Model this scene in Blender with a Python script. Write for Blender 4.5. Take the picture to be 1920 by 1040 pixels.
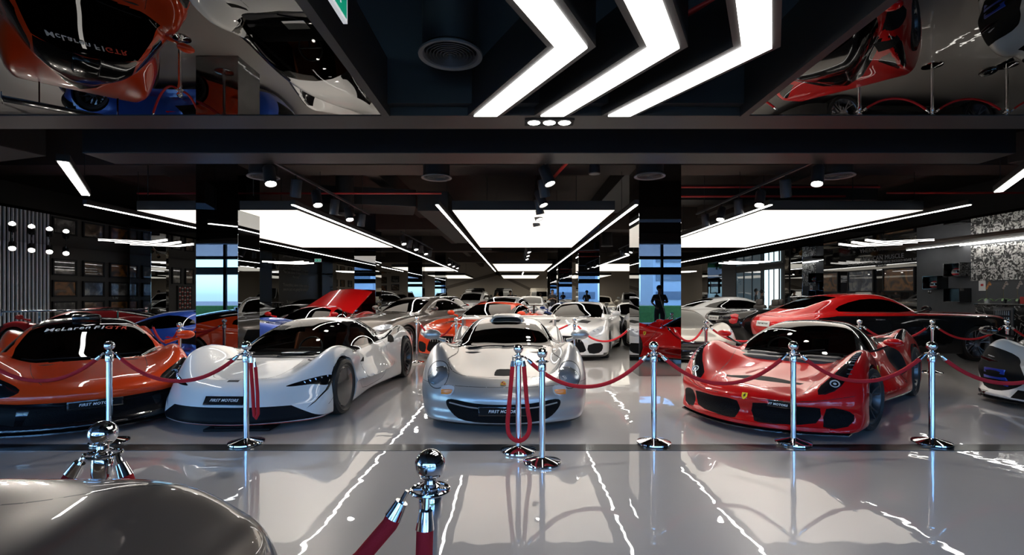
import bpy, bmesh, math, random
import numpy as np
from mathutils import Vector, Matrix
random.seed(7)
for o in list(bpy.data.objects): bpy.data.objects.remove(o)
SC = bpy.context.scene
COL = SC.collection
PI = math.pi
# ---------------------------------------------------------------- camera
cam_d = bpy.data.cameras.new('camera'); cam = bpy.data.objects.new('camera', cam_d); COL.objects.link(cam)
cam.location = (0, 0, 1.46); cam.rotation_euler = (PI/2, 0, 0)
cam_d.sensor_width = 36; cam_d.lens = 930/1920*36
cam_d.shift_x = -8/1920; cam_d.shift_y = 33/1920
cam_d.clip_start = 0.05; cam_d.clip_end = 400
SC.camera = cam
# ---------------------------------------------------------------- world / sun / exposure
SC.view_settings.view_transform = 'Standard'; SC.view_settings.look = 'None'
SC.view_settings.exposure = 0.14; SC.view_settings.gamma = 1; SC.view_settings.use_curve_mapping = False
W = bpy.data.worlds.new('world'); SC.world = W; W.use_nodes = True
wn = W.node_tree.nodes; wl = W.node_tree.links
bg = wn['Background']; sky = wn.new('ShaderNodeTexSky'); sky.sky_type = 'NISHITA'
sky.sun_elevation = math.radians(48); sky.sun_rotation = math.radians(30); sky.sun_disc = False
tint = wn.new('ShaderNodeVectorMath'); tint.operation = 'MULTIPLY'; tint.inputs[1].default_value = (.60, .84, 1.06)
wl.new(sky.outputs[0], tint.inputs[0]); wl.new(tint.outputs[0], bg.inputs[0]); bg.inputs[1].default_value = 1.3
sun_d = bpy.data.lights.new('sun', 'SUN'); sun_d.energy = 6.0; sun_d.angle = 0.01; sun_d.color = (1, .95, .87)
sun = bpy.data.objects.new('sun', sun_d); COL.objects.link(sun); sun.rotation_euler = (math.radians(38), 0, math.radians(-25)); sun.location = (0, -20, 20)
# camera helper: pixel + distance -> world point
def PX(px, py, Y): return Vector(((px-968)/930*Y, Y, 1.46-(py-553)/930*Y))
# ---------------------------------------------------------------- materials
MATS = {}
def new_mat(name):
    m = bpy.data.materials.new(name); m.use_nodes = True; return m, m.node_tree.nodes, m.node_tree.links
def pm(name, col, rough=.5, metal=0., coat=0., emit=None, es=0., spec=.5, coat_r=.02, bump=0, bscale=60, noise=0, nscale=8, ior=None):
    if name in MATS: return MATS[name]
    m, n, l = new_mat(name); b = n['Principled BSDF']
    b.inputs['Base Color'].default_value = (*col, 1); b.inputs['Roughness'].default_value = rough
    b.inputs['Metallic'].default_value = metal; b.inputs['Coat Weight'].default_value = coat
    b.inputs['Coat Roughness'].default_value = coat_r; b.inputs['Specular IOR Level'].default_value = spec
    if ior: b.inputs['IOR'].default_value = ior
    if emit: b.inputs['Emission Color'].default_value = (*emit, 1); b.inputs['Emission Strength'].default_value = es
    if bump or noise:
        tc = n.new('ShaderNodeTexCoord'); t = n.new('ShaderNodeTexNoise'); t.inputs['Scale'].default_value = bscale if bump else nscale
        t.inputs['Detail'].default_value = 4; l.new(tc.outputs['Object'], t.inputs['Vector'])
        if bump:
            bp = n.new('ShaderNodeBump'); bp.inputs['Strength'].default_value = bump; bp.inputs['Distance'].default_value = .01
            l.new(t.outputs[0], bp.inputs['Height']); l.new(bp.outputs[0], b.inputs['Normal'])
        if noise:
            r = n.new('ShaderNodeMix'); r.data_type = 'RGBA'
            r.inputs[6].default_value = (*[c*(1-noise) for c in col], 1); r.inputs[7].default_value = (*[min(1, c*(1+noise)) for c in col], 1)
            l.new(t.outputs[0], r.inputs[0]); l.new(r.outputs[2], b.inputs['Base Color'])
    MATS[name] = m; return m
def paint(name, col, metal=0., rough=.35, flake=0):
    if name in MATS: return MATS[name]
    m = pm(name, col, rough, metal, 1.0, coat_r=.012, spec=.12 if metal < .3 else .5)
    return m
def glass_mat(name, tint, refl=1.5):
    if name in MATS: return MATS[name]
    m, n, l = new_mat(name); n.remove(n['Principled BSDF'])
    tr = n.new('ShaderNodeBsdfTransparent'); tr.inputs[0].default_value = (*tint, 1)
    gl = n.new('ShaderNodeBsdfGlossy'); gl.inputs['Roughness'].default_value = 0.0; gl.inputs[0].default_value = (.95, .95, .95, 1)
    fr = n.new('ShaderNodeFresnel'); fr.inputs[0].default_value = refl
    mx = n.new('ShaderNodeMixShader'); l.new(fr.outputs[0], mx.inputs[0]); l.new(tr.outputs[0], mx.inputs[1]); l.new(gl.outputs[0], mx.inputs[2])
    l.new(mx.outputs[0], n['Material Output'].inputs[0]); MATS[name] = m; return m
M_CHROME = pm('polished_steel', (.82, .82, .83), .04, 1)
M_BRUSH = pm('satin_steel', (.6, .6, .62), .2, 1)
M_BLACKG = pm('gloss_black', (.006, .006, .007), .12, 0, .8)
M_BLACKM = pm('matt_black', (.008, .008, .009), .7, spec=.15)
M_DARK = pm('dark_trim', (.014, .014, .016), .5, spec=.3)
M_RUBBER = pm('tyre_rubber', (.018, .018, .018), .55)
M_GLASS = glass_mat('car_glass', (.50, .52, .52))
M_GLASSD = glass_mat('dark_car_glass', (.02, .02, .022), 1.7)
M_LENS = glass_mat('lamp_glass', (.8, .84, .88))
M_GRILLE = pm('grille_mesh', (.006, .006, .007), .5, 0, spec=.08, bump=1.0, bscale=120)
M_LAMP = pm('lamp_reflector', (.72, .75, .80), .15, .35, 1)
M_WHITE_TXT = pm('white_lettering', (.85, .85, .85), .5, emit=(1, 1, 1), es=0.0)
M_RED_ROPE = pm('red_velvet', (.52, .008, .016), .85, bump=.3, bscale=300)
M_ORANGE_LENS = pm('amber_lens', (.8, .25, .03), .2, 0, .5)
M_RED_LENS = pm('red_lens', (.5, .005, .01), .15, 0, 1)
M_LEATHER_B = pm('black_leather', (.02, .02, .024), .45)
M_LEATHER_O = pm('tan_leather', (.55, .17, .07), .5)
M_LEATHER_R = pm('red_leather', (.35, .01, .02), .5)
# ---------------------------------------------------------------- object helpers
def link(o, parent=None):
    COL.objects.link(o)
    if parent is not None: o.parent = parent
    return o
def mobj(name, verts, faces, mat=None, parent=None, smooth=True, angle=40):
    me = bpy.data.meshes.new(name); me.from_pydata([tuple(v) for v in verts], [], faces)
    me.validate()
    if mat: me.materials.append(mat)
    o = bpy.data.objects.new(name, me); link(o, parent)
    if smooth: smooth_me(me, angle)
    return o
def smooth_me(me, angle=40):
    for p in me.polygons: p.use_smooth = True
    if angle < 180:
        try: me.set_sharp_from_angle(angle=math.radians(angle))
        except Exception: pass
def bobj(name, bm, mat=None, parent=None, smooth=True, angle=40, loc=None, rot=None):
    me = bpy.data.meshes.new(name); bmesh.ops.recalc_face_normals(bm, faces=bm.faces[:]) if not bm.faces or len(bm.faces) < 4000 else None
    bm.to_mesh(me); bm.free()
    if mat is not None:
        for m in (mat if isinstance(mat, (list, tuple)) else [mat]): me.materials.append(m)
    o = bpy.data.objects.new(name, me); link(o, parent)
    if smooth: smooth_me(me, angle)
    if loc is not None: o.location = loc
    if rot is not None: o.rotation_euler = rot
    return o
def tag(o, label=None, cat=None, group=None, kind=None):
    if label: o['label'] = label
    if cat: o['category'] = cat
    if group: o['group'] = group
    if kind: o['kind'] = kind
    return o
def empty(name, loc=(0, 0, 0), rz=0, label=None, cat=None, group=None):
    o = bpy.data.objects.new(name, None); o.empty_display_size = .1; COL.objects.link(o)
    o.location = loc; o.rotation_euler = (0, 0, rz); return tag(o, label, cat, group)
def add_box(bm, c, s, rz=0, bevel=0, rx=0, ry=0, mi=0):
    r = bmesh.ops.create_cube(bm, size=1)
    M = Matrix.Translation(c) @ Matrix.Rotation(rz, 4, 'Z') @ Matrix.Rotation(ry, 4, 'Y') @ Matrix.Rotation(rx, 4, 'X') @ Matrix.Diagonal((*s, 1))
    bmesh.ops.transform(bm, matrix=M, verts=r['verts'])
    fs = list({f for v in r['verts'] for f in v.link_faces})
    for f in fs: f.material_index = mi
    if bevel:
        es = list({e for v in r['verts'] for e in v.link_edges})
        q = bmesh.ops.bevel(bm, geom=es, offset=bevel, segments=2, affect='EDGES', profile=.5)
        for f in q['faces']: f.material_index = mi
    return r
def box(name, c, s, mat, parent=None, bevel=0, rz=0, rx=0, ry=0, smooth=True):
    bm = bmesh.new(); add_box(bm, (0, 0, 0), s, bevel=bevel)
    o = bobj(name, bm, mat, parent, smooth, 30); o.location = c; o.rotation_euler = (rx, ry, rz); return o
def add_cyl(bm, p0, p1, r0, r1=None, seg=16, caps=True):
    p0 = Vector(p0); p1 = Vector(p1); r1 = r0 if r1 is None else r1
    d = (p1-p0); q = d.to_track_quat('Z', 'Y').to_matrix().to_4x4()
    M = Matrix.Translation((p0+p1)/2) @ q
    return bmesh.ops.create_cone(bm, cap_ends=caps, cap_tris=False, segments=seg, radius1=r0, radius2=r1, depth=d.length, matrix=M)
def add_lathe(bm, prof, seg=32, M=None, close=False):
    # prof: list of (r, z); around z axis
    rings = []
    for r, z in prof:
        ring = []
        if r < 1e-6: v = bm.verts.new((0, 0, z)); ring = [v]
        else:
            for i in range(seg):
                a = 2*PI*i/seg; ring.append(bm.verts.new((r*math.cos(a), r*math.sin(a), z)))
        rings.append(ring)
    pairs = list(zip(rings[:-1], rings[1:]))
    if close: pairs.append((rings[-1], rings[0]))
    for A, B in pairs:
        if len(A) == 1 and len(B) == 1: continue
        for i in range(seg):
            j = (i+1) % seg
            if len(A) == 1: bm.faces.new((A[0], B[i], B[j]))
            elif len(B) == 1: bm.faces.new((A[i], A[j], B[0]))
            else: bm.faces.new((A[i], A[j], B[j], B[i]))
    if M is not None: bmesh.ops.transform(bm, matrix=M, verts=[v for r in rings for v in r])
    return rings
def add_tube(bm, pts, r, seg=10, caps=True, rs=None):
    pts = [Vector(p) for p in pts]; rings = []
    up = Vector((0, 0, 1)); prev = None
    for i, p in enumerate(pts):
        t = (pts[min(i+1, len(pts)-1)]-pts[max(i-1, 0)]).normalized()
        if prev is None:
            a = up if abs(t.dot(up)) < .9 else Vector((1, 0, 0)); n = t.cross(a).normalized()
        else:
            n = (prev - t*prev.dot(t)).normalized()
        prev = n; b = t.cross(n); rr = rs[i] if rs else r
        rings.append([bm.verts.new(p+rr*(math.cos(2*PI*k/seg)*n+math.sin(2*PI*k/seg)*b)) for k in range(seg)])
    for A, B in zip(rings[:-1], rings[1:]):
        for k in range(seg): bm.faces.new((A[k], A[(k+1) % seg], B[(k+1) % seg], B[k]))
    if caps: bm.faces.new(rings[0][::-1]); bm.faces.new(rings[-1])
    return rings
def add_prism(bm, poly, h0, h1, axes='xyz', mi=0):
    # poly 2D list extruded from h0 to h1 along third axis; axes maps (u,v,w)
    def P(u, v, w):
        d = dict(zip(axes, (u, v, w))); return (d['x'], d['y'], d['z'])
    A = [bm.verts.new(P(u, v, h0)) for u, v in poly]; B = [bm.verts.new(P(u, v, h1)) for u, v in poly]
    n = len(poly); fs = [bm.faces.new(A[::-1]), bm.faces.new(B)]
    for i in range(n): fs.append(bm.faces.new((A[i], A[(i+1) % n], B[(i+1) % n], B[i])))
    for f in fs: f.material_index = mi
    return fs
def children(o): return [c for c in bpy.data.objects if c.parent is o]
def kids_map():
    d = {}
    for c in bpy.data.objects:
        if c.parent: d.setdefault(c.parent.name, []).append(c)
    return d
def text_mesh(name, s, size, mat, parent=None, extrude=.001, shear=0, space=1.0, align='CENTER', bold=0):
    c = bpy.data.curves.new(name, 'FONT'); c.body = s; c.size = size; c.extrude = extrude; c.shear = shear
    c.align_x = align; c.align_y = 'CENTER'; c.space_character = space; c.resolution_u = 3; c.offset = bold
    t = bpy.data.objects.new('tmp', c); COL.objects.link(t)
    dg = bpy.context.evaluated_depsgraph_get(); me = bpy.data.meshes.new_from_object(t.evaluated_get(dg))
    bpy.data.objects.remove(t); bpy.data.curves.remove(c); me.name = name
    me.materials.clear(); me.materials.append(mat)
    o = bpy.data.objects.new(name, me); link(o, parent); return o
# ---------------------------------------------------------------- implicit car body engine
class Spl:
    """natural cubic spline, clamped outside"""
    def __init__(s, pts):
        p = sorted(pts); x = np.array([a for a, b in p], float); y = np.array([b for a, b in p], float)
        n = len(x); s.x, s.y = x, y; s.m = np.zeros(n)
        if n > 2:
            h = np.diff(x); A = np.zeros((n, n)); r = np.zeros(n); A[0, 0] = A[-1, -1] = 1
            for i in range(1, n-1):
                A[i, i-1] = h[i-1]; A[i, i] = 2*(h[i-1]+h[i]); A[i, i+1] = h[i]
                r[i] = 6*((y[i+1]-y[i])/h[i]-(y[i]-y[i-1])/h[i-1])
            s.m = np.linalg.solve(A, r)
    def __call__(s, X):
        X = np.clip(X, s.x[0], s.x[-1]); i = np.clip(np.searchsorted(s.x, X)-1, 0, len(s.x)-2)
        h = s.x[i+1]-s.x[i]; a = (s.x[i+1]-X)/h; b = 1-a
        return a*s.y[i]+b*s.y[i+1]+((a**3-a)*s.m[i]+(b**3-b)*s.m[i+1])*h*h/6
def smax(a, b, k):
    h = np.maximum(k-np.abs(a-b), 0)/k; return np.maximum(a, b)+h*h*k*.25
def smin(a, b, k): return -smax(-a, -b, k)
class Field:
    """spec: top={xs:[..], ys:[..fractions of half width..], z:[[..]..]}; plan, inset, nose, tail, bottom, canopy"""
    def __init__(s, P):
        s.P = P; s.Wh = P['W']/2; s.L = P['L']
        s.cols = [Spl(list(zip(P['xs'], c))) for c in zip(*P['z'])]; s.ys = np.array(P['ys'], float)*s.Wh
        s.plan = Spl(P['plan']); s.inset = Spl(P['inset']); s.nose = Spl(P['nose']); s.tail = Spl(P['tail'])
        s.bot = Spl(P['bottom']); s.cz = Spl(P['can']); s.cw = Spl(P['canw'])
        s.door = P.get('side2')
    def top(s, X, Y):
        X, Y = np.broadcast_arrays(X, Y); V = np.stack([c(X) for c in s.cols], -1)
        y = s.ys; n = len(y)
        # cubic across columns: natural spline solve per point through basis functions
        if not hasattr(s, 'B'):
            s.B = []
            for i in range(n): s.B.append(Spl([(-yy, float(j == i)) for j, yy in enumerate(y) if yy > 0]+[(yy, float(j == i)) for j, yy in enumerate(y)]))
        a = np.abs(Y); out = 0
        for i in range(n): out = out+s.B[i](a)*V[..., i]
        return out
    def __call__(s, X, Y, Z):
        P = s.P; a = np.abs(Y)
        t = Z-s.top(X, Y)
        sd = a-(s.plan(X)-s.inset(Z))
        if s.door is not None:
            for (x0, z0, rx, rz, d) in s.door:
                sd = sd+d*np.exp(-((X-x0)/rx)**2-((Z-z0)/rz)**2)
        fr = s.nose(Z)+P['nose_k']*(a/s.Wh)**P.get('nose_p', 2.6)-X
        rr = X-(s.L-s.tail(Z)-P['tail_k']*(a/s.Wh)**P.get('tail_p', 3))
        k = P.get('k', .14)
        b = smax(t, sd, P.get('ks', k)); b = smax(b, fr*P.get('fs', .9), P.get('kf', .10)); b = smax(b, rr, P.get('kr', .10)); b = smax(b, s.bot(X)-Z, .04)
        if P.get('can'):
            cz = s.cz(X); cr = P.get('crown', .12)
            c1 = Z-(cz-cr*(a**2))
            c2 = a-(s.cw(X)-P.get('tumble', .45)*(Z-P['belt']))
            c = smax(c1*.8, c2, P.get('kc', .16)); c = smax(smax(smax(c, .35-Z, .02), P['can'][0][0]-X, .05), X-P['can'][-1][0]+.03, .05)
            b = smin(b, c, P.get('kj', .05))
        for f in P.get('ops', []): b = f(b, X, Y, Z)
        return b
    def zat(s, x, y, z0=1.6):
        zs = np.linspace(z0, .05, 600); v = s(np.full(600, x), np.full(600, y), zs); i = np.argmax(v < 0)
        return float(zs[i]) if v.min() < 0 else .3
    def xat(s, y, z, rear=False):
        xs = np.linspace(-.1, s.L/2, 900) if not rear else np.linspace(s.L+.1, s.L/2, 900)
        v = s(xs, np.full(900, y), np.full(900, z)); i = np.argmax(v < 0); return float(xs[i])
    def yat(s, x, z):
        ys = np.linspace(1.2, 0, 600); v = s(np.full(600, x), ys, np.full(600, z)); i = np.argmax(v < 0); return float(ys[i])
    def normal(s, x, y, z):
        e = .004; p = np.array([[x, y, z]]*6, float)
        for i in range(3): p[2*i, i] += e; p[2*i+1, i] -= e
        v = s(p[:, 0], p[:, 1], p[:, 2]); g = Vector((v[0]-v[1], v[2]-v[3], v[4]-v[5])); return g.normalized()
def surfnet(f, lo, hi, h):
    xs = np.arange(lo[0], hi[0]+h, h); ys = np.arange(lo[1], hi[1]+h, h); zs = np.arange(lo[2], hi[2]+h, h)
    F = f(xs[:, None, None], ys[None, :, None], zs[None, None, :]); F = np.broadcast_to(F, (len(xs), len(ys), len(zs))).copy()
    I = F < 0; nx, ny, nz = F.shape
    C = np.zeros((nx-1, ny-1, nz-1), np.int8)
    for dx in (0, 1):
        for dy in (0, 1):
            for dz in (0, 1): C += I[dx:nx-1+dx, dy:ny-1+dy, dz:nz-1+dz]
    act = (C > 0) & (C < 8); idx = -np.ones(C.shape, np.int64); idx[act] = np.arange(act.sum())
    ci, cj, ck = np.nonzero(act); S = np.zeros((len(ci), 3)); N = np.zeros(len(ci))
    for ax in range(3):
        o = [a for a in range(3) if a != ax]
        for d1 in (0, 1):
            for d2 in (0, 1):
                a = [ci, cj, ck]; a = [q.copy() for q in a]; a[o[0]] += d1; a[o[1]] += d2
                b = [q.copy() for q in a]; b[ax] += 1
                fa = F[tuple(a)]; fb = F[tuple(b)]; m = (fa < 0) != (fb < 0)
                t = np.where(m, fa/np.where(m, fa-fb, 1), 0)
                pos = np.stack([a[0], a[1], a[2]], 1).astype(float); pos[:, ax] += t
                S[m] += pos[m]; N[m] += 1
    V = S/N[:, None]*h+np.array([xs[0], ys[0], zs[0]])
    Q = []
    for ax in range(3):
        sl0 = [slice(1, -1)]*3; sl0[ax] = slice(0, -1); sl1 = [slice(1, -1)]*3; sl1[ax] = slice(1, None)
        A = I[tuple(sl0)]; B = I[tuple(sl1)]; m = A != B
        i, j, k = np.nonzero(m); P3 = [i, j, k]
        for a in range(3):
            if a != ax: P3[a] = P3[a]+1
        flip = A[m]; o = [(ax+1) % 3, (ax+2) % 3]; quad = []
        for d in ((-1, -1), (0, -1), (0, 0), (-1, 0)):
            q = [p.copy() for p in P3]; q[o[0]] += d[0]; q[o[1]] += d[1]; quad.append(idx[tuple(q)])
        q = np.stack(quad, 1); q[~flip] = q[~flip][:, ::-1]; Q.append(q)
    Q = np.concatenate(Q)
    e = .003
    for it in range(3):
        v = f(V[:, 0], V[:, 1], V[:, 2]); g = np.zeros_like(V)
        for a in range(3):
            p = V.copy(); p[:, a] += e; g[:, a] = (f(p[:, 0], p[:, 1], p[:, 2])-v)/e
        st = -(v/np.maximum((g*g).sum(1), .2))[:, None]*g
        n = np.linalg.norm(st, axis=1, keepdims=True); st *= np.minimum(1, h*.6/np.maximum(n, 1e-9)); V = V+st
    return V, Q
def catmull(pts, n=3, closed=True):
    out = []; N = len(pts)
    for i in range(N if closed else N-1):
        g = lambda j: pts[j % N] if closed else pts[max(0, min(N-1, j))]
        p0, p1, p2, p3 = g(i-1), g(i), g(i+1), g(i+2)
        for k in range(n):
            t = k/n
            out.append(tuple(.5*((2*p1[a])+(-p0[a]+p2[a])*t+(2*p0[a]-5*p1[a]+4*p2[a]-p3[a])*t*t+(-p0[a]+3*p1[a]-3*p2[a]+p3[a])*t**3) for a in (0, 1)))
    if not closed: out.append(tuple(pts[-1]))
    return out
AX = {'top': (0, 1), 'side': (0, 2), 'front': (1, 2)}
def in_poly(P, x, y):
    c = False; n = len(P); j = n-1
    for i in range(n):
        xi, yi = P[i]; xj, yj = P[j]
        if (yi > y) != (yj > y) and x < (xj-xi)*(y-yi)/(yj-yi)+xi: c = not c
        j = i
    return c
def cut(bm, poly, view, filt):
    a, b = AX[view]; w = 3-a-b
    x0 = min(p[0] for p in poly); x1 = max(p[0] for p in poly); y0 = min(p[1] for p in poly); y1 = max(p[1] for p in poly)
    def ov(f, X0, X1, Y0, Y1):
        us = [v.co[a] for v in f.verts]
        if max(us) < X0 or min(us) > X1: return False
        vs = [v.co[b] for v in f.verts]
        return not (max(vs) < Y0 or min(vs) > Y1)
    cand = {f for f in bm.faces if ov(f, x0, x1, y0, y1) and filt(f.calc_center_median(), f.normal)}
    n = len(poly)
    for i in range(n):
        p, q = poly[i], poly[(i+1) % n]
        dx, dy = q[0]-p[0], q[1]-p[1]; L = math.hypot(dx, dy)
        if L < 1e-6: continue
        X0, X1 = min(p[0], q[0]), max(p[0], q[0]); Y0, Y1 = min(p[1], q[1]), max(p[1], q[1])
        sub = []
        for f in cand:
            if not f.is_valid or not ov(f, X0, X1, Y0, Y1): continue
            ds = [(v.co[a]-p[0])*dy-(v.co[b]-p[1])*dx for v in f.verts]
            if min(ds) < -1e-5*L and max(ds) > 1e-5*L: sub.append(f)
        if not sub: continue
        geom = sub+list({e for f in sub for e in f.edges})+list({v for f in sub for v in f.verts})
        co = Vector((0, 0, 0)); co[a], co[b] = p; no = Vector((0, 0, 0)); no[a], no[b] = dy/L, -dx/L
        r = bmesh.ops.bisect_plane(bm, geom=geom, dist=1e-5, plane_co=co, plane_no=no)
        cand -= set(sub); cand |= {g for g in r['geom'] if isinstance(g, bmesh.types.BMFace)}
    res = []
    for f in cand:
        if f.is_valid:
            c = f.calc_center_median()
            if in_poly(poly, c[a], c[b]): res.append(f)
    return res
def faces_to_bm(bm, faces):
    """move faces from bm into a new bmesh"""
    nb = bmesh.new(); vm = {}
    for f in faces:
        vs = []
        for v in f.verts:
            if v not in vm: vm[v] = nb.verts.new(v.co)
            vs.append(vm[v])
        try: nb.faces.new(vs)
        except ValueError: pass
    bmesh.ops.delete(bm, geom=faces, context='FACES')
    nb.normal_update(); return nb
def shell(nb, depth, direction=None, keep=False):
    """give an open surface thickness by extruding it along -normal or a direction; keep -> solid, otherwise recessed pocket"""
    fs = nb.faces[:]
    nm = {v: v.normal.copy() for v in nb.verts}
    if keep:
        r = bmesh.ops.extrude_face_region(nb, geom=fs, use_keep_orig=True)
    else: r = bmesh.ops.extrude_face_region(nb, geom=fs)
    vs = [g for g in r['geom'] if isinstance(g, bmesh.types.BMVert)]
    for v in vs:
        if direction is not None: v.co += Vector(direction)*depth
        else:
            n = v.normal; v.co -= n*depth
    nb.normal_update(); return nb
def stroke_polys(line, w):
    """thin quads along a polyline"""
    out = []
    for p, q in zip(line[:-1], line[1:]):
        dx, dy = q[0]-p[0], q[1]-p[1]; L = math.hypot(dx, dy)
        if L < 1e-6: continue
        nx, ny = -dy/L*w/2, dx/L*w/2; ex, ey = dx/L*w*.3, dy/L*w*.3
        out.append([(p[0]+nx-ex, p[1]+ny-ey), (q[0]+nx+ex, q[1]+ny+ey), (q[0]-nx+ex, q[1]-ny+ey), (p[0]-nx-ex, p[1]-ny-ey)])
    return out
VF = {'top': lambda n: n.z > .12, 'front': lambda n: n.x < -.08, 'rear': lambda n: n.x > .08, 'side': lambda n: abs(n.y) > .25}
def wheel_meshes(key, R=.34, w=.27, rim=.25, style='5', finish=None, seg=40):
    """returns dict of bmeshes for a wheel; axis y, outside face at +y, centre at origin"""
    MX = Matrix.Rotation(-PI/2, 4, 'X')  # z -> y
    h = w/2; b = bmesh.new()
    add_lathe(b, [(rim, -h*.9), (rim+.01, -h), (R-.05, -h*1.02), (R-.012, -h*.9), (R, -h*.62), (R, h*.62), (R-.012, h*.9), (R-.05, h*1.03), (rim+.02, h*.98), (rim+.002, h*.86), (rim-.012, h*.8)], seg, MX)
    tyre = b; b = bmesh.new()
    add_lathe(b, [(rim+.003, h*.84), (rim-.002, h*.9), (rim-.014, h*.86), (rim-.03, h*.5), (rim-.045, -h*.3), (rim-.04, -h*.85), (0, -h*.85)], seg, MX)
    n = {'5': 5, '5y': 5, '10': 10, 'turbine': 15, 'split': 7}.get(style, 5)
    for k in range(n):
        A = Matrix.Rotation(2*PI*k/n, 4, 'Y')
        def spoke(a0, a1, w0, w1, r0=.045, r1=rim-.006):
            y0, y1 = h*.62, h*.84
            pts = []
            for (r, aa, ww, y) in ((r0, a0, w0, y0), ((r0+r1)/2, (a0*.5+a1*.5), (w0+w1)/2, y0*.93), (r1, a1, w1, y1)):
                cx, cz = math.sin(aa)*r, math.cos(aa)*r; px, pz = math.cos(aa)*ww/2, -math.sin(aa)*ww/2
                pts.append([(cx-px, y-.035, cz-pz), (cx-px*.75, y, cz-pz*.75), (cx+px*.75, y, cz+pz*.75), (cx+px, y-.035, cz+pz)])
            rr = [[b.verts.new(A @ Vector(p)) for p in ring] for ring in pts]
            for P, Q in zip(rr[:-1], rr[1:]):
                for i in range(4): b.faces.new((P[i], P[(i+1) % 4], Q[(i+1) % 4], Q[i]))
            b.faces.new(rr[0]); b.faces.new(rr[-1][::-1])
        if style == '5': spoke(0, 0, .05, .045)
        elif style == '5y': spoke(-.05, -.2, .03, .03); spoke(.05, .2, .03, .03)
        elif style == '10': spoke(0, .06, .028, .03)
        elif style == 'turbine': spoke(0, .22, .016, .03)
        elif style == 'split': spoke(-.03, -.12, .02, .02); spoke(.03, .12, .02, .02)
    add_lathe(b, [(.07, h*.4), (.07, h*.66), (.05, h*.7), (0, h*.7)], 20, MX)
    rimb = b; b = bmesh.new()
    add_lathe(b, [(.19, -h*.2), (.19, 0), (.06, 0), (.06, h*.4), (0, h*.4)], 28, MX); disc = b
    b = bmesh.new(); add_box(b, (.15, .0, .06), (.07, .07, .16), bevel=.01); cal = b
    me = {}
    for nme, bb, mt in (('wheel', tyre, M_RUBBER), ('rim', rimb, finish or M_DARK), ('brake_disc', disc, M_BRUSH), ('brake_caliper', cal, pm('yellow_caliper', (.7, .5, .02), .4) if 'Y' in key else M_DARK)):
        m = bpy.data.meshes.new(nme); bb.normal_update(); bmesh.ops.recalc_face_normals(bb, faces=bb.faces[:]); bb.to_mesh(m); bb.free(); m.materials.append(mt); smooth_me(m, 35); me[nme] = m
    return me
def put_wheel(me, root, loc, side, steer=0):
    w = bpy.data.objects.new('wheel', me['wheel']); link(w, root); w.location = loc; w.rotation_euler = (0, 0, (0 if side > 0 else PI)+steer)
    for k in ('rim', 'brake_disc', 'brake_caliper'):
        if k in me and not (k == 'brake_caliper' and me.get('nocal')): r = bpy.data.objects.new(k, me[k]); link(r, w)
    return w
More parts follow.
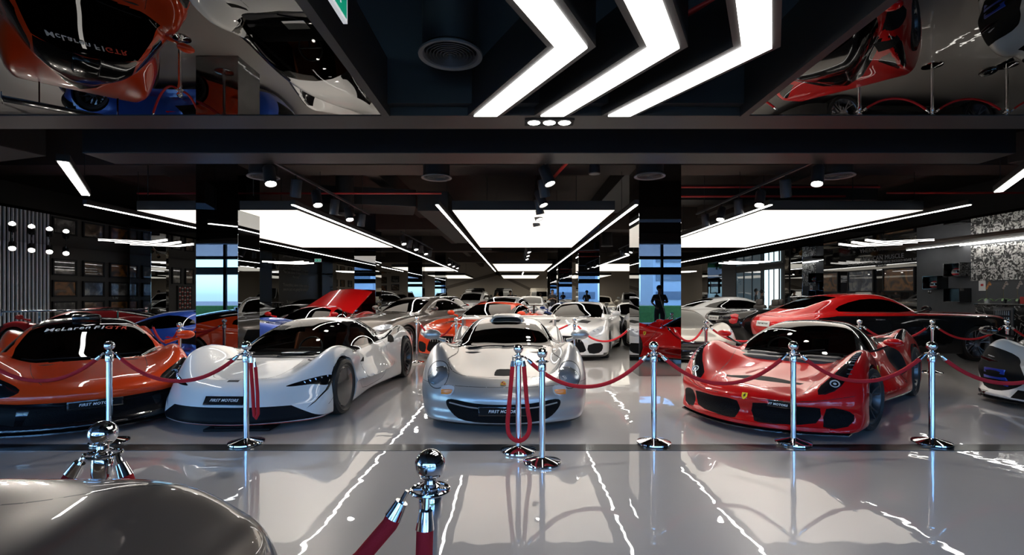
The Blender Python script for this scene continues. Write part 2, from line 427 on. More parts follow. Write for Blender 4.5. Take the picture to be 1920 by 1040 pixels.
def build_car(name, P, paint_mat, label, cat='car', group=None):
    """build everything of a car at local coords (x: 0 nose .. L tail, y lateral, z up). returns root at origin"""
    F = Field(P); h = P.get('h', .025); root = empty(name, label=label, cat=cat, group=group)
    V, Q = surfnet(F, (-.15, -F.Wh-.1, .02), (F.L+.12, F.Wh+.1, P.get('H', 1.3)+.12), h)
    bm = bmesh.new(); vs = [bm.verts.new(v) for v in V]; bm.verts.ensure_lookup_table()
    for q in Q:
        try: bm.faces.new([vs[i] for i in q])
        except ValueError: pass
    bm.normal_update()
    for f in bm.faces: f.smooth = True
    # wheel arches
    for (wx, wz, R, yo, wd) in P['wheels']:
        ra = R+P.get('arch_gap', .035); poly = [(wx+ra*math.cos(2*PI*i/28), wz+ra*math.sin(2*PI*i/28)) for i in range(28)]
        poly = [(p[0], p[1]) for p in poly]
        fl = cut(bm, poly, 'side', lambda c, n: abs(c.y) > F.Wh-.42 and n.z < .5)
        bmesh.ops.delete(bm, geom=fl, context='FACES')
        be = [e for e in bm.edges if e.is_boundary and all(abs(math.hypot(v.co.x-wx, v.co.z-wz)-ra) < .02 and abs(v.co.y) > F.Wh-.3 for v in e.verts)]
        if be:
            r = bmesh.ops.extrude_edge_only(bm, edges=be)
            for v in r['geom']:
                if isinstance(v, bmesh.types.BMVert): v.co.y -= math.copysign(.05, v.co.y)
    parts = []
    for R_ in P['regions']:
        nm, view, pts = R_[0], R_[1], R_[2]; o = R_[3] if len(R_) > 3 else {}
        rear = view == 'rear'; vw = 'front' if rear else view
        vf = VF[view]
        if o.get('smooth'): pts = catmull(pts, o['smooth'])
        polys = [pts] if not o.get('line') else stroke_polys(catmull(pts, 3, False) if o.get('curve', 1) else pts, o['line'])
        variants = [0]
        mirror = o.get('mirror', True) and vw in ('front', 'top') and not o.get('center')
        for sgn in ((1, -1) if (mirror or vw == 'side') else (1,)):
            got = []
            for pl in polys:
                if vw == 'front': pp = [(u*sgn, v) for u, v in pl]
                elif vw == 'top': pp = [(u, v*sgn) for u, v in pl]
                else: pp = pl
                zr = o.get('z', (-1, 9)); yr = o.get('y', (-9, 9)); xr = o.get('x', (-9, 99)); nf = o.get('nf')
                def flt(c, n, sgn=sgn):
                    if vw == 'side' and c.y*sgn < 0: return False
                    return vf(n) and zr[0] <= c.z <= zr[1] and yr[0] <= abs(c.y) <= yr[1] and xr[0] <= c.x <= xr[1] and (nf is None or nf(c, n)) and (not rear or c.x > F.L/2) and (view != 'front' or c.x < (1.02 if 'z' not in o else F.L*.7))
                got += cut(bm, pp, vw, flt)
            got = [f for f in got if f.is_valid]
            if not got: continue
            if o.get('mi') is not None:
                for f in got: f.material_index = o['mi']
                continue
            if o.get('delete'): bmesh.ops.delete(bm, geom=got, context='FACES'); continue
            nb = faces_to_bm(bm, got)
            if o.get('depth'): shell(nb, o['depth'], o.get('dir'))
            elif o.get('lift') is not None:
                for v in nb.verts: v.co += v.normal*o['lift']
            parts.append((nm, nb, o, sgn))
    for f in bm.faces: f.smooth = True
    me = bpy.data.meshes.new('body'); bm.to_mesh(me); bm.free()
    me.materials.append(paint_mat); me.materials.append(M_DARK); me.materials.append(M_BLACKG); me.materials.append(P.get('accent', M_BLACKG))
    try: me.set_sharp_from_angle(angle=math.radians(50))
    except Exception: pass
    body = bpy.data.objects.new('body', me); link(body, root)
    for nm, nb, o, sgn in parts:
        mt = o.get('mat', M_GLASS)
        ob = bobj(nm, nb, mt, root, True, o.get('angle', 50))
        if o.get('label'): ob['label'] = o['label']
    # arch liners + underfloor
    bb = bmesh.new()
    for (wx, wz, R, yo, wd) in P['wheels']:
        ra = R+P.get('arch_gap', .035)+.004
        for s in (1, -1):
            y1 = s*(yo-.03); y0 = s*(yo-wd-.08); N = 20; rr = []
            for i in range(N+1):
                a = -.35+(PI+.7)*i/N; x, z = wx+ra*math.cos(a), wz+ra*math.sin(a)
                z = max(z, .12); z = min(z, float(F.top(np.array(x), np.array(abs(y0))))-.035); rr.append((bb.verts.new((x, y1, z)), bb.verts.new((x, y0, z))))
            for A, B in zip(rr[:-1], rr[1:]): bb.faces.new((A[0], A[1], B[1], B[0]))
            bb.faces.new([r[1] for r in rr])
    bobj('arch_liner', bb, M_BLACKM, root, False)
    # wheels
    ws = P.get('wheel_style', '5'); fin = P.get('wheel_mat', M_DARK); cache = {}
    for i, (wx, wz, R, yo, wd) in enumerate(P['wheels']):
        k = (R, wd)
        if k not in cache: cache[k] = wheel_meshes(P.get('wkey', ''), R, wd, R-P.get('sidewall', .085), ws, fin, 40 if h < .03 else 24)
        for s in (1, -1): put_wheel(cache[k], root, (wx, s*(yo-wd/2), R), s, P.get('steer', 0) if i == 0 else 0)
    root['half'] = F.L/2
    if P.get('interior', True): interior(root, F, P)
    return root, F
def interior(root, F, P):
    x0, x1 = P.get('cabin', (1.75, 2.9)); b = P['belt']; hw = P.get('cabw', .58)
    bb = bmesh.new(); add_box(bb, ((x0+x1)/2, 0, .24), (x1-x0+.9, hw*2, .1)); 
    for s in (1, -1): add_box(bb, ((x0+x1)/2, s*(hw+.02), .24+(b-.3)/2), (x1-x0+.5, .06, b-.24))
    add_box(bb, (x1+.28, 0, .24+(b-.2)/2), (.06, hw*2, b-.2)); add_box(bb, ((x0+x1)/2, 0, .36), (1.1, .2, .2), bevel=.03)
    bobj('cabin_tub', bb, M_LEATHER_B, root, True, 30)
    bb = bmesh.new(); add_box(bb, (x0-.12, 0, b-.12), (.5, hw*2, .16), bevel=.05); add_box(bb, (x0-.3, 0, b-.2), (.5, hw*2, .25), bevel=.03)
    bobj('dashboard', bb, M_LEATHER_B, root, True, 50)
    sm = P.get('seat_mat', M_LEATHER_B)
    for s in (1, -1):
        bb = bmesh.new()
        add_box(bb, (x1-.35, s*.33, .36), (.48, .44, .14), bevel=.05); add_box(bb, (x1-.08, s*.33, .62), (.14, .44, .52), ry=.3, bevel=.05)
        add_box(bb, (x1+.03, s*.33, min(.93, b+.12)), (.1, .22, .16), ry=.3, bevel=.04)
        bobj('seat', bb, sm, root, True, 60)
    bb = bmesh.new(); N = 24; rings = []
    add_tube(bb, [(0, .17*math.cos(2*PI*i/N), .17*math.sin(2*PI*i/N)) for i in range(N+1)], .014, 8, False)
    add_tube(bb, [(0, -.16, 0), (.0, .16, 0)], .012, 6); add_tube(bb, [(0, 0, -.16), (-.02, 0, 0)], .014, 6)
    o = bobj('steering_wheel', bb, M_LEATHER_B, root); o.location = (x0+.3, P.get('swy', .33), b-.05); o.rotation_euler = (0, .5, 0)
def plate(root, F, z=.3, txt='FIRST MOTORS', w=.52, hgt=.11, tilt=None, y=0, off=.012, rear=False, mat=None, tmat=None):
    x = F.xat(y, z, rear); n = F.normal(x, y, z); 
    a = math.asin(max(-1, min(1, n.z))) if tilt is None else tilt
    bb = bmesh.new(); add_box(bb, (0, 0, 0), (.014, w, hgt), bevel=.004); add_box(bb, (-.008, 0, 0), (.002, w-.03, hgt-.03), mi=1)
    o = bobj('licence_plate', bb, [mat or M_BLACKG, mat or M_BLACKM], root); s = 1 if rear else -1
    o.location = (x+s*off*math.cos(a), y, z+off*math.sin(a)); o.rotation_euler = (0, (a if not rear else -a), 0)
    if rear: o.rotation_euler = (0, a, PI)
    t = text_mesh('plate_lettering', txt, hgt*.42, tmat or M_WHITE_TXT, o, .0008, .25, 1.1, bold=.0008); t.location = (-.0105, 0, 0); t.rotation_euler = (PI/2, 0, -PI/2)
    return o
def mirror(root, F, x, z, y, mat, size=(.13, .22, .12), arm=None, both=True, glassmat=None):
    for s in (1, -1):
        bb = bmesh.new(); r = bmesh.ops.create_uvsphere(bb, u_segments=20, v_segments=12, radius=.5)
        for v in r['verts']:
            if v.co.x > .12: v.co.x = .12+(v.co.x-.12)*.1
        bmesh.ops.scale(bb, vec=size, verts=bb.verts[:])
        o = bobj('door_mirror', bb, mat, root, True, 50); o.location = (x, s*y, z); o.rotation_euler = (0, 0, s*-.1)
        yi = F.yat(x+.05, z-.12) if arm is None else arm
        bb = bmesh.new(); add_tube(bb, [(0, 0, 0), (.03, s*(yi-y)*.4, -.05), (.06, s*(yi-y-.03), -.09)], .02, 8, rs=[.022, .016, .03]); bobj('mirror_stalk', bb, mat, o)
def wiper(root, F, pts):
    # pts [(x,y)..] on the windscreen
    for (a, b_) in pts:
        N = 8; P3 = []
        for i in range(N+1):
            t = i/N; x = a[0]+(b_[0]-a[0])*t; y = a[1]+(b_[1]-a[1])*t; P3.append((x, y, F.zat(x, y)+.015))
        bb = bmesh.new(); add_tube(bb, P3, .009, 6); bobj('wiper', bb, M_BLACKM, root)
def place(root, nose, yaw):
    """yaw degrees: direction of the tail measured from +Y towards +X; nose = world x,y of the nose tip"""
    y = math.radians(yaw); r = PI/2-y
    hl = root['half']; root.rotation_euler = (0, 0, r)
    return nose
def finish_car(root, nose, yaw):
    hl = root['half']; y = math.radians(yaw)
    for c in children(root): c.location.x -= hl
    root.rotation_euler = (0, 0, PI/2-y); root.location = (nose[0]+hl*math.sin(y), nose[1]+hl*math.cos(y), 0)
    del root['half']
# ---------------------------------------------------------------- room shell
XL, XR, YF, YB, ZC = -14.0, 13.0, -6.0, 48.0, 4.6
def floor_mat():
    m, n, l = new_mat('epoxy_floor'); b = n['Principled BSDF']
    b.inputs['Base Color'].default_value = (.34, .325, .315, 1); b.inputs['Roughness'].default_value = .30
    b.inputs['Coat Weight'].default_value = 1; b.inputs['Coat Roughness'].default_value = .012; b.inputs['Coat IOR'].default_value = 1.6
    tc = n.new('ShaderNodeTexCoord'); t = n.new('ShaderNodeTexNoise'); t.inputs['Scale'].default_value = 2.2; t.inputs['Detail'].default_value = 2.5; t.inputs['Roughness'].default_value = .55
    l.new(tc.outputs['Object'], t.inputs['Vector'])
    bp = n.new('ShaderNodeBump'); bp.inputs['Strength'].default_value = .07; bp.inputs['Distance'].default_value = .03
    l.new(t.outputs[0], bp.inputs['Height']); l.new(bp.outputs[0], b.inputs['Coat Normal'])
    t2 = n.new('ShaderNodeTexNoise'); t2.inputs['Scale'].default_value = .6; t2.inputs['Detail'].default_value = 5; l.new(tc.outputs['Object'], t2.inputs['Vector'])
    mx = n.new('ShaderNodeMix'); mx.data_type = 'RGBA'; mx.inputs[6].default_value = (.44, .42, .41, 1); mx.inputs[7].default_value = (.49, .47, .455, 1)
    l.new(t2.outputs[0], mx.inputs[0]); l.new(mx.outputs[2], b.inputs['Base Color'])
    return m
def struct(o, label=None):
    o['kind'] = 'structure'; return o
M_FLOOR = floor_mat()
M_CEIL = pm('dark_ceiling', (.062, .047, .038), .8, noise=.3, nscale=1.5)
M_BEAM = pm('black_beam', (.016, .0145, .0135), .5)
M_SOFF = pm('gloss_ceiling', (.145, .138, .13), .0, 1.0)
M_MIRR = pm('black_mirror', (.27, .28, .29), .0, 1.0)
M_WALLD = pm('dark_wall', (.05, .044, .04), .5)
M_WALLG = pm('grey_wall', (.075, .078, .085), .7, noise=.15, nscale=5)
M_WALLB = pm('beige_wall', (.55, .48, .40), .7)
M_BAND = pm('brown_band', (.24, .20, .165), .7)
M_EMW = pm('panel_light', (1, 1, 1), .5, emit=(1, .93, .79), es=1.12)
M_EML = pm('line_light', (1, 1, 1), .5, emit=(1, .98, .93), es=15)
M_EMC = pm('chevron_light', (1, 1, 1), .5, emit=(1, .97, .93), es=7)
def sbox(name, x0, x1, y0, y1, z0, z1, mat, bevel=0):
    return struct(box(name, ((x0+x1)/2, (y0+y1)/2, (z0+z1)/2), (x1-x0, y1-y0, z1-z0), mat, None, bevel, smooth=False))
sbox('floor', XL-.2, XR+.2, YF-.1, YB+.2, -.2, 0, M_FLOOR)
sbox('trim_1', XL, XR, 4.65, 4.85, 0.0, .003, pm('black_inlay', (.006, .006, .006), .3, 0, .25, coat_r=.1))
sbox('ceiling', XL-.2, XR+.2, YF-.1, YB+.2, ZC, ZC+.3, M_CEIL)
sbox('wall_left', XL-.2, XL, 3.5, YB, 0, ZC, M_WALLD); sbox('wall_left_header', XL-6.2, XL-6, YF, 3.5, 4.25, ZC, M_BEAM); sbox('wall_left_return', XL-6.2, XL-.2, 3.5, 3.7, 0, ZC, M_WALLD)
sbox('floor_side', XL-6.2, XL-.2, YF-.1, 3.7, -.2, 0, M_FLOOR); sbox('ceiling_front_left', XL-6.2, XL-.2, YF-.1, 3.7, ZC, ZC+.3, M_CEIL)
sbox('wall_right', XR, XR+.2, YF, YB, 0, ZC, M_WALLD)
sbox('wall_back', XL, XR, YB, YB+.2, 0, ZC, M_WALLB)
# beige upper-left and right-rear wall linings, diagonal bands on the rear wall
sbox('trim_2', XL, XL+.03, 36.5, YB, 0, 3.6, M_WALLB); sbox('trim_3', XR-.03, XR, 33, YB, 0, 3.6, M_WALLB)
for i, (a, b_, w) in enumerate((((-7.4, 2.0), (-1.6, 3.6), .3), ((1.4, 2.0), (-2.0, 3.6), .25), ((3, 3.6), (8, 1.5), .3))):
    bm = bmesh.new(); dx, dz = b_[0]-a[0], b_[1]-a[1]; L = math.hypot(dx, dz); nx, nz = -dz/L*w/2, dx/L*w/2
    add_prism(bm, [(a[0]+nx, a[1]+nz), (b_[0]+nx, b_[1]+nz), (b_[0]-nx, b_[1]-nz), (a[0]-nx, a[1]-nz)], YB-.03, YB, 'xzy'); struct(bobj('trim_%d' % (4+i), bm, M_BAND, None, False))
# columns clad in black mirror glass
n = 0
for X in (-13.39, -5.39, 2.59, 10.57):
    for Y in (9.31, 18.05, 26.8, 35.55):
        n += 1
        if X < -13 and Y < 10: continue
        c = struct(box('column_%d' % n, (X, Y, ZC/2), (.76, .76, ZC), M_MIRR, None, .004, smooth=False))
# downstand beams over the column rows and the front low beam
sbox('trim_7', XL, XR, 3.93, 4.24, 2.88, ZC, M_BEAM)
sbox('trim_8', XL, XR, 4.24, 4.36, 2.93, 3.15, M_BEAM, .01)
for i, Y in enumerate((9.31, 18.05, 26.8, 35.55)):
    for j, (a, b_) in enumerate(((XL, -5.77), (-5.01, 2.21), (2.97, 10.19), (10.95, XR))):
        sbox('trim_%d' % (10+i*4+j), a, b_, Y-.38, Y+.38, 3.8, ZC, M_CEIL)
for i, X in enumerate((-3.3, .7, 6.6, -9.4, 9.4)):
    sbox('trim_%d' % (30+i), X-.15, X+.15, 4.4, YB, 4.2, ZC, M_CEIL)
# low mirrored ceilings in front of the beam with their edge trims
sbox('ceiling_left', XL, -1.06, -2.0, 3.93, 2.885, 2.93, M_SOFF); sbox('ceiling_right', 1.83, XR, -2.0, 3.93, 2.885, 2.93, M_SOFF)
sbox('trim_40', -1.06, -1.0, .6, 3.93, 2.87, 3.3, M_BEAM); sbox('trim_41', 1.77, 1.83, .6, 3.93, 2.87, 3.3, M_BEAM)
sbox('trim_42', -1.06, 1.83, -2.0, .6, 2.88, 3.0, M_BEAM)
sbox('trim_43', -1.0, 1.77, 3.85, 3.93, 2.95, 3.3, M_BEAM)
# glossy side-aisle ceilings beyond the beam
sbox('ceiling_side_left', XL, -8.6, 4.4, 34, 2.95, 3.0, M_SOFF); sbox('ceiling_side_right', 8.9, XR, 4.4, 34, 2.95, 3.0, M_SOFF)
sbox('trim_44', 11.6, XR, 11.0, 15.9, 2.90, 2.949, pm('walnut_soffit', (.07, .035, .018), .4, noise=.4, nscale=3))
# street facade behind the camera
m_fr = pm('facade_frame', (.012, .012, .014), .4)
m_fg = glass_mat('facade_glass', (.80, .88, .95), 1.3)
for i in range(-2, 9):
    x0 = XL+i*3.0
    bm = bmesh.new()
    for xx in (x0, x0+3.0-.001): add_box(bm, (xx, YF, 2.1), (.12, .14, 4.2))
    for zz, t in ((.04, .08), (2.62, .36), (4.2, .14)): add_box(bm, (x0+1.5, YF, zz), (3.0, .12, t))
    w = struct(bobj('window_%d' % (i+1 if i >= 0 else i+22), bm, m_fr, None, False))
    p = box('pane', (x0+1.5, YF, 2.1), (2.88, .02, 4.1), m_fg, w, smooth=False)
sbox('wall_front', XL-6, XR, YF-.1, YF+.1, 4.25, ZC, M_BEAM)
for i in range(3):
    y0 = YF+.08+i*3.13
    bm = bmesh.new()
    for yy in (y0, y0+3.12): add_box(bm, (XL-6.08, yy, 2.1), (.12, .12, 4.2))
    for zz, t in ((.04, .08), (2.62, .36), (4.2, .14)): add_box(bm, (XL-6.08, y0+1.56, zz), (.12, 3.1, t))
    w = struct(bobj('window_%d' % (i+12), bm, m_fr, None, False))
    p = box('pane', (XL-6.08, y0+1.56, 2.1), (.02, 3.0, 4.1), m_fg, w, smooth=False)
# right wall zones: bright entrance, office glass
sbox('wall_right_grey', XR-.12, XR, 11.0, 15.95, 0, 2.9, M_WALLG)
sbox('wall_right_gloss', XR-.06, XR, 15.95, 23.9, 0, 2.95, pm('gloss_black_wall', (.02, .02, .022), .03, 0, 1.0, coat_r=.0))
sbox('wall_left_gloss', XL, XL+.06, 18.6, 19.9, 0, 2.95, pm('gloss_black_wall', (.02, .02, .022), .03, 0, 1.0))
sbox('wall_left_text', XL, XL+.06, 26.5, 36.5, 0, 2.95, pm('charcoal_wall', (.018, .018, .02), .35))
w = sbox('window_10', XR-.05, XR, 24.4, 25.9, 0, 2.75, pm('daylight_window', (.6, .75, .8), .3, emit=(.70, .92, 1.0), es=1.6))
for y in (24.4, 24.9, 25.4, 25.9): box('window_frame', (XR-.06-((XR*2-.05)/2), y-25.15, 0), (.05, .05, 2.75), m_fr, w, smooth=False)
w = sbox('window_11', XR-.05, XR, 26.2, 29.2, 0, 2.75, pm('office_window', (.05, .075, .09), .03, 0, 1, emit=(.3, .45, .55), es=.12))
for y in (26.2, 27.2, 28.2, 29.2): box('window_frame', (XR-.06-((XR*2-.05)/2), y-27.7, 0), (.05, .05, 2.75), m_fr, w, smooth=False)
sbox('wall_right_office', XR-.05, XR, 29.3, 33, 0, 2.95, pm('mid_grey_wall', (.14, .14, .15), .7))
# ---------------------------------------------------------------- outdoors behind the facade
def outside():
    m = pm('street', (.26, .25, .24), .8, noise=.2, nscale=.5)
    struct(box('ground', (0, -60, -.25), (240, 107.8, .1), m, smooth=False)); struct(box('ground', (-80, 17, -.25), (119, 46, .1), m, smooth=False))
    bm = bmesh.new()
    add_box(bm, (0, 0, .5), (40, 1.4, 1.0))
    h = bobj('hedge', bm, pm('hedge_leaves', (.06, .17, .03), .8, bump=1, bscale=12, noise=.6, nscale=8), None, False); h.location = (0, -13, -.2)
    tag(h, 'long clipped green hedge outside the glass front, seen in the mirrored columns', 'hedge')
    mats = [pm('tower_a', (.45, .5, .55), .5), pm('tower_b', (.55, .5, .45), .6), pm('tower_c', (.35, .42, .5), .3)]
    for i, (x, y, w, hh) in enumerate(((-34, -62, 14, 13), (-12, -72, 18, 9), (9, -60, 12, 16), (30, -66, 16, 11), (52, -70, 14, 15), (-52, -34, 16, 10))):
        bm = bmesh.new(); add_box(bm, (0, 0, hh/2), (w, 8, hh))
        for k in range(int(hh/3)): add_box(bm, (0, 4.05, 1.6+3*k), (w-1, .2, 1.3), mi=1)
        o = bobj('office_building', bm, [mats[i % 3], pm('tower_glass', (.08, .13, .2), .1)], None, False); o.location = (x, y, -.2)
        tag(o, ['pale blue-grey block far left across the street', 'low tan block left of centre across the street', 'tall blue-grey block at the centre across the street', 'low pale block right of the tall one across the street', 'tan block far right across the street', 'tan block at the far left end of the street'][i]+', reflected in the columns', 'building', 'buildings across the street')
outside()
# ---------------------------------------------------------------- ceiling light panels (bays), line lights, chevrons
def cpanel(pts, z, label, group, name='ceiling_light'):
    """pts: outline (x,y) of a luminous stretch ceiling; box frame + diffuser"""
    x0 = sum(p[0] for p in pts)/len(pts); y0 = sum(p[1] for p in pts)/len(pts)
    e = empty(name, (x0, y0, z), 0, label, 'ceiling light', group)
    q = [(a-x0, b-y0) for a, b in pts]
    bm = bmesh.new(); add_prism(bm, q, .004, .17, 'xyz'); bobj('housing', bm, M_BEAM, e, False)
    bm = bmesh.new(); add_prism(bm, [(a*.995, b*.998) for a, b in q], -.004, .004, 'xyz'); bobj('diffuser', bm, M_EMW, e, False)
    for sx in (-.9, .9):
        for sy in (-2.4, 2.4): box('suspension_rod', (sx, sy, (ZC-z+.165)/2), (.012, .012, ZC-z-.175), M_BEAM, e, smooth=False)
    return e
bays = [('left', -6.85, -3.95), ('centre', -1.16, 1.78), ('right', 4.45, 7.35)]
rows = [('nearest', 8.95, 15.9), ('second', 24.4, 31.6), ('farthest', 38.3, 45.5)]
for bn, x0, x1 in bays:
    for rn, y0, y1 in rows:
        pts = [(x0, y0), (x1, y0), (x1, y1), (x0, y1)]
        if bn == 'left' and rn == 'nearest': pts = [(x0, y0), (-5.79, y0), (-5.79, 9.71), (-4.99, 9.71), (-4.99, y0), (x1, y0), (x1, y1), (x0, y1)]
        if bn == 'left' and rn == 'second': pts = [(x0, y0), (x1, y0), (x1, y1), (-4.99, y1), (-4.99, 26.4)] and [(x0, 27.25), (x1, 27.25), (x1, y1), (x0, y1)]
        cpanel(pts, 2.99, {'nearest': 'large luminous ceiling panel over the cars of the %s bay, nearest row', 'second': 'luminous ceiling panel halfway down the %s bay', 'farthest': 'farthest luminous ceiling panel of the %s bay by the rear wall'}[rn] % bn, 'luminous ceiling panels')
def line_light(p, q, label, w=.042, z=2.96, group='white line lights', mat=None):
    c = Vector(((p[0]+q[0])/2, (p[1]+q[1])/2, z)); d = Vector((q[0]-p[0], q[1]-p[1], 0)); L = d.length; a = math.atan2(d.y, d.x)
    e = empty('line_light', c, a, label, 'line light', group)
    for t in ((-.45, .45) if z > 2.9 else ()): box('suspension_rod', (L*t, 0, (ZC-z+.08)/2), (.008, .008, ZC-z-.09), M_BEAM, e, smooth=False)
    box('housing', (0, 0, .045), (L+.02, w+.03, .08), M_BEAM, e, smooth=False); box('diffuser', (0, 0, 0), (L, w, .012), mat or M_EML, e, smooth=False)
for X, s in ((-7.17, 'left of the left bay'), (-3.72, 'right of the left bay'), (-1.32, 'left of the centre bay'), (2.0, 'right of the centre bay'), (4.24, 'left of the right bay'), (7.55, 'right of the right bay')):
    line_light((X, 8.25), (X, 31.4), 'long white line light running to the rear wall on the '+s)
line_light((-5.11, 5.59), (-6.46, 7.44), 'short slanted white line light over the orange car at left', w=.09)
line_light((5.8, 5.45), (7.0, 7.2), 'short slanted white line light over the cars at right', w=.09)
def chevron(pts, w, z, label, group, th=.2, mat=None, trim=.05, name='chevron_light'):
    """V of three points, legs offset in x by w"""
    x0, y0 = pts[1]; e = empty(name, (x0, y0, z), 0, label, 'chevron light', group)
    P = [(a-x0, b-y0) for a, b in pts]
    def strip(g, y_ext=0): return [(P[0][0]-g, P[0][1]), (P[1][0]-g, P[1][1]), (P[2][0]-g, P[2][1]), (P[2][0]+w+g, P[2][1]), (P[1][0]+w+g, P[1][1]), (P[0][0]+w+g, P[0][1])]
    bm = bmesh.new(); add_prism(bm, strip(trim), .006, th, 'xyz'); bobj('housing', bm, M_BEAM, e, False)
    bm = bmesh.new(); add_prism(bm, strip(0), -.004, .008, 'xyz'); bobj('diffuser', bm, mat or M_EMC, e, False)
for (xe, xb, nm, ww) in ((-.334, .226, 'left', .18), (.194, .754, 'middle', .18), (.727, 1.292, 'right', .172)):
    chevron([(xe, 1.75), (xb, 2.84), (xe, 3.925)], ww, 2.875, 'big glowing white chevron in the front ceiling, %s one of three' % nm, 'big ceiling chevrons', th=.34)
for side, sx in (('left', -1), ('right', 1)):
    for r, Y in (('nearest', 13.4), ('middle', 22.0), ('far', 31.0)):
        for k in range(3):
            xs = [9.45, 10.3, 11.25]; yy = Y+k*.55
            pts = [(sx*xs[0], yy), (sx*xs[1], yy+.55), (sx*xs[2], yy-.05)]
            x0, y0 = pts[1]; e = empty('chevron_light', (x0, y0, 2.93), 0, '%s of three slim white chevrons, %s group over the %s aisle' % (('front', 'middle', 'rear')[k], r, side), 'chevron light', 'slim side chevrons')
            bm = bmesh.new()
            for a, b_ in ((pts[0], pts[1]), (pts[1], pts[2])):
                d = Vector((b_[0]-a[0], b_[1]-a[1])); L = d.length; nx, ny = -d.y/L*.03, d.x/L*.03
                add_prism(bm, [(a[0]-x0+nx, a[1]-y0+ny), (b_[0]-x0+nx, b_[1]-y0+ny), (b_[0]-x0-nx, b_[1]-y0-ny), (a[0]-x0-nx, a[1]-y0-ny)], -.004, .006, 'xyz')
            o = bobj('diffuser', bm, pm('slim_light', (1, 1, 1), .5, emit=(1, .96, .9), es=5), e, False)
# ---------------------------------------------------------------- spots on tracks
M_SPOTF = pm('spot_lamp', (1, 1, 1), .5, emit=(1, .96, .88), es=30)
M_SPOTB = pm('spot_body', (.03, .031, .035), .45)
def spot_me():
    bm = bmesh.new(); add_lathe(bm, [(0, .13), (.055, .13), (.06, .12), (.06, -.1), (.054, -.1), (.051, -.07), (0, -.07)], 20); b = bpy.data.meshes.new('spotlight'); bmesh.ops.recalc_face_normals(bm, faces=bm.faces[:]); bm.to_mesh(b); bm.free(); b.materials.append(M_SPOTB); smooth_me(b, 40)
    bm = bmesh.new(); add_lathe(bm, [(0, -.072), (.049, -.072), (.049, -.08), (0, -.083)], 16); c = bpy.data.meshes.new('lamp'); bm.to_mesh(c); bm.free(); c.materials.append(M_SPOTF)
    bm = bmesh.new(); add_cyl(bm, (0, 0, .0), (.0, 0, .21), .012, seg=8); d = bpy.data.meshes.new('bracket'); bm.to_mesh(d); bm.free(); d.materials.append(M_SPOTB)
    return b, c, d
SPOT = spot_me()
SPOTL = bpy.data.lights.new('spot_beam', 'SPOT'); SPOTL.energy = 90; SPOTL.spot_size = 1.5; SPOTL.spot_blend = .6; SPOTL.shadow_soft_size = .05; SPOTL.color = (1, .93, .84)
def spot(loc, tilt, az, label, group, off=False):
    o = bpy.data.objects.new('spotlight', None); COL.objects.link(o); o.location = loc; tag(o, label, 'spotlight', group)
    br = link(bpy.data.objects.new('bracket', SPOT[2]), o)
    h = link(bpy.data.objects.new('lamp_head', SPOT[0]), o); h.rotation_euler = (tilt, 0, az); h.scale = (1.3, 1.3, 1.15)
    l = link(bpy.data.objects.new('lamp', SPOT[1]), h)
    if loc[1] < 15:
        L = link(bpy.data.objects.new('spot_beam', SPOTL), h); L.location = (0, 0, -.1)
tracks = [(-3.16, -3.43, 'left'), (.38, .45, 'centre'), (4.0, 4.06, 'right')]
for x0, x1, nm in tracks:
    for (ya, yb, rn) in ((6.4, 11.1, 'front'), (14.2, 19.5, 'second') if nm != 'centre' else (17, 22, 'second'), (24, 29, 'third') if nm != 'centre' else (32.4, 37, 'third')):
        e = box('light_track', ((x0+x1)/2, (ya+yb)/2, 3.27), (.035, yb-ya, .035), M_SPOTB, smooth=False); tag(e, 'thin black ceiling track over the %s bay, %s of its row, carrying spotlights' % (nm, rn), 'light track', 'spotlight tracks')
        for i in range(2):
            w = box('suspension_rod', (0, (yb-ya)*(.4 if i else -.4), .66), (.008, .008, 1.3), M_SPOTB, e, smooth=False)
        n_ = 6
        for i in range(n_):
            t = (i+.3)/n_; y = ya+(yb-ya)*t; x = (x0+x1)/2
            spot((x, y, 3.04), (-.42 if i % 2 == 0 else .30), (.7 if nm == 'left' else -.7 if nm == 'right' else .9-1.6*(i % 2)), '%s spotlight on the %s track of the %s bay, counted from the camera' % (('first', 'second', 'third', 'fourth', 'fifth', 'sixth')[i], rn, nm), 'track spotlights')
for i, y in enumerate((12.6, 13.1, 13.6, 14.1)):
    spot((-12.8, y, 2.70), -.95, .75, '%s spotlight of the row in front of the white slatted wall' % (('nearest', 'second', 'third', 'fourth')[i]), 'spotlights by the slatted wall')
# recessed triple spot in the beam underside
e = empty('recessed_downlight', (.27, 4.06, 2.875), 0, 'row of three round downlights recessed under the front beam', 'downlight')
box('frame', (0, 0, 0), (.4, .14, .012), M_BLACKM, e, smooth=False)
for k in (-1, 0, 1):
    bm = bmesh.new(); add_lathe(bm, [(0, -.004), (.045, -.004), (.05, 0), (0, .001)], 20); o = bobj('lamp', bm, M_SPOTF, e); o.location = (k*.125, 0, -.006)
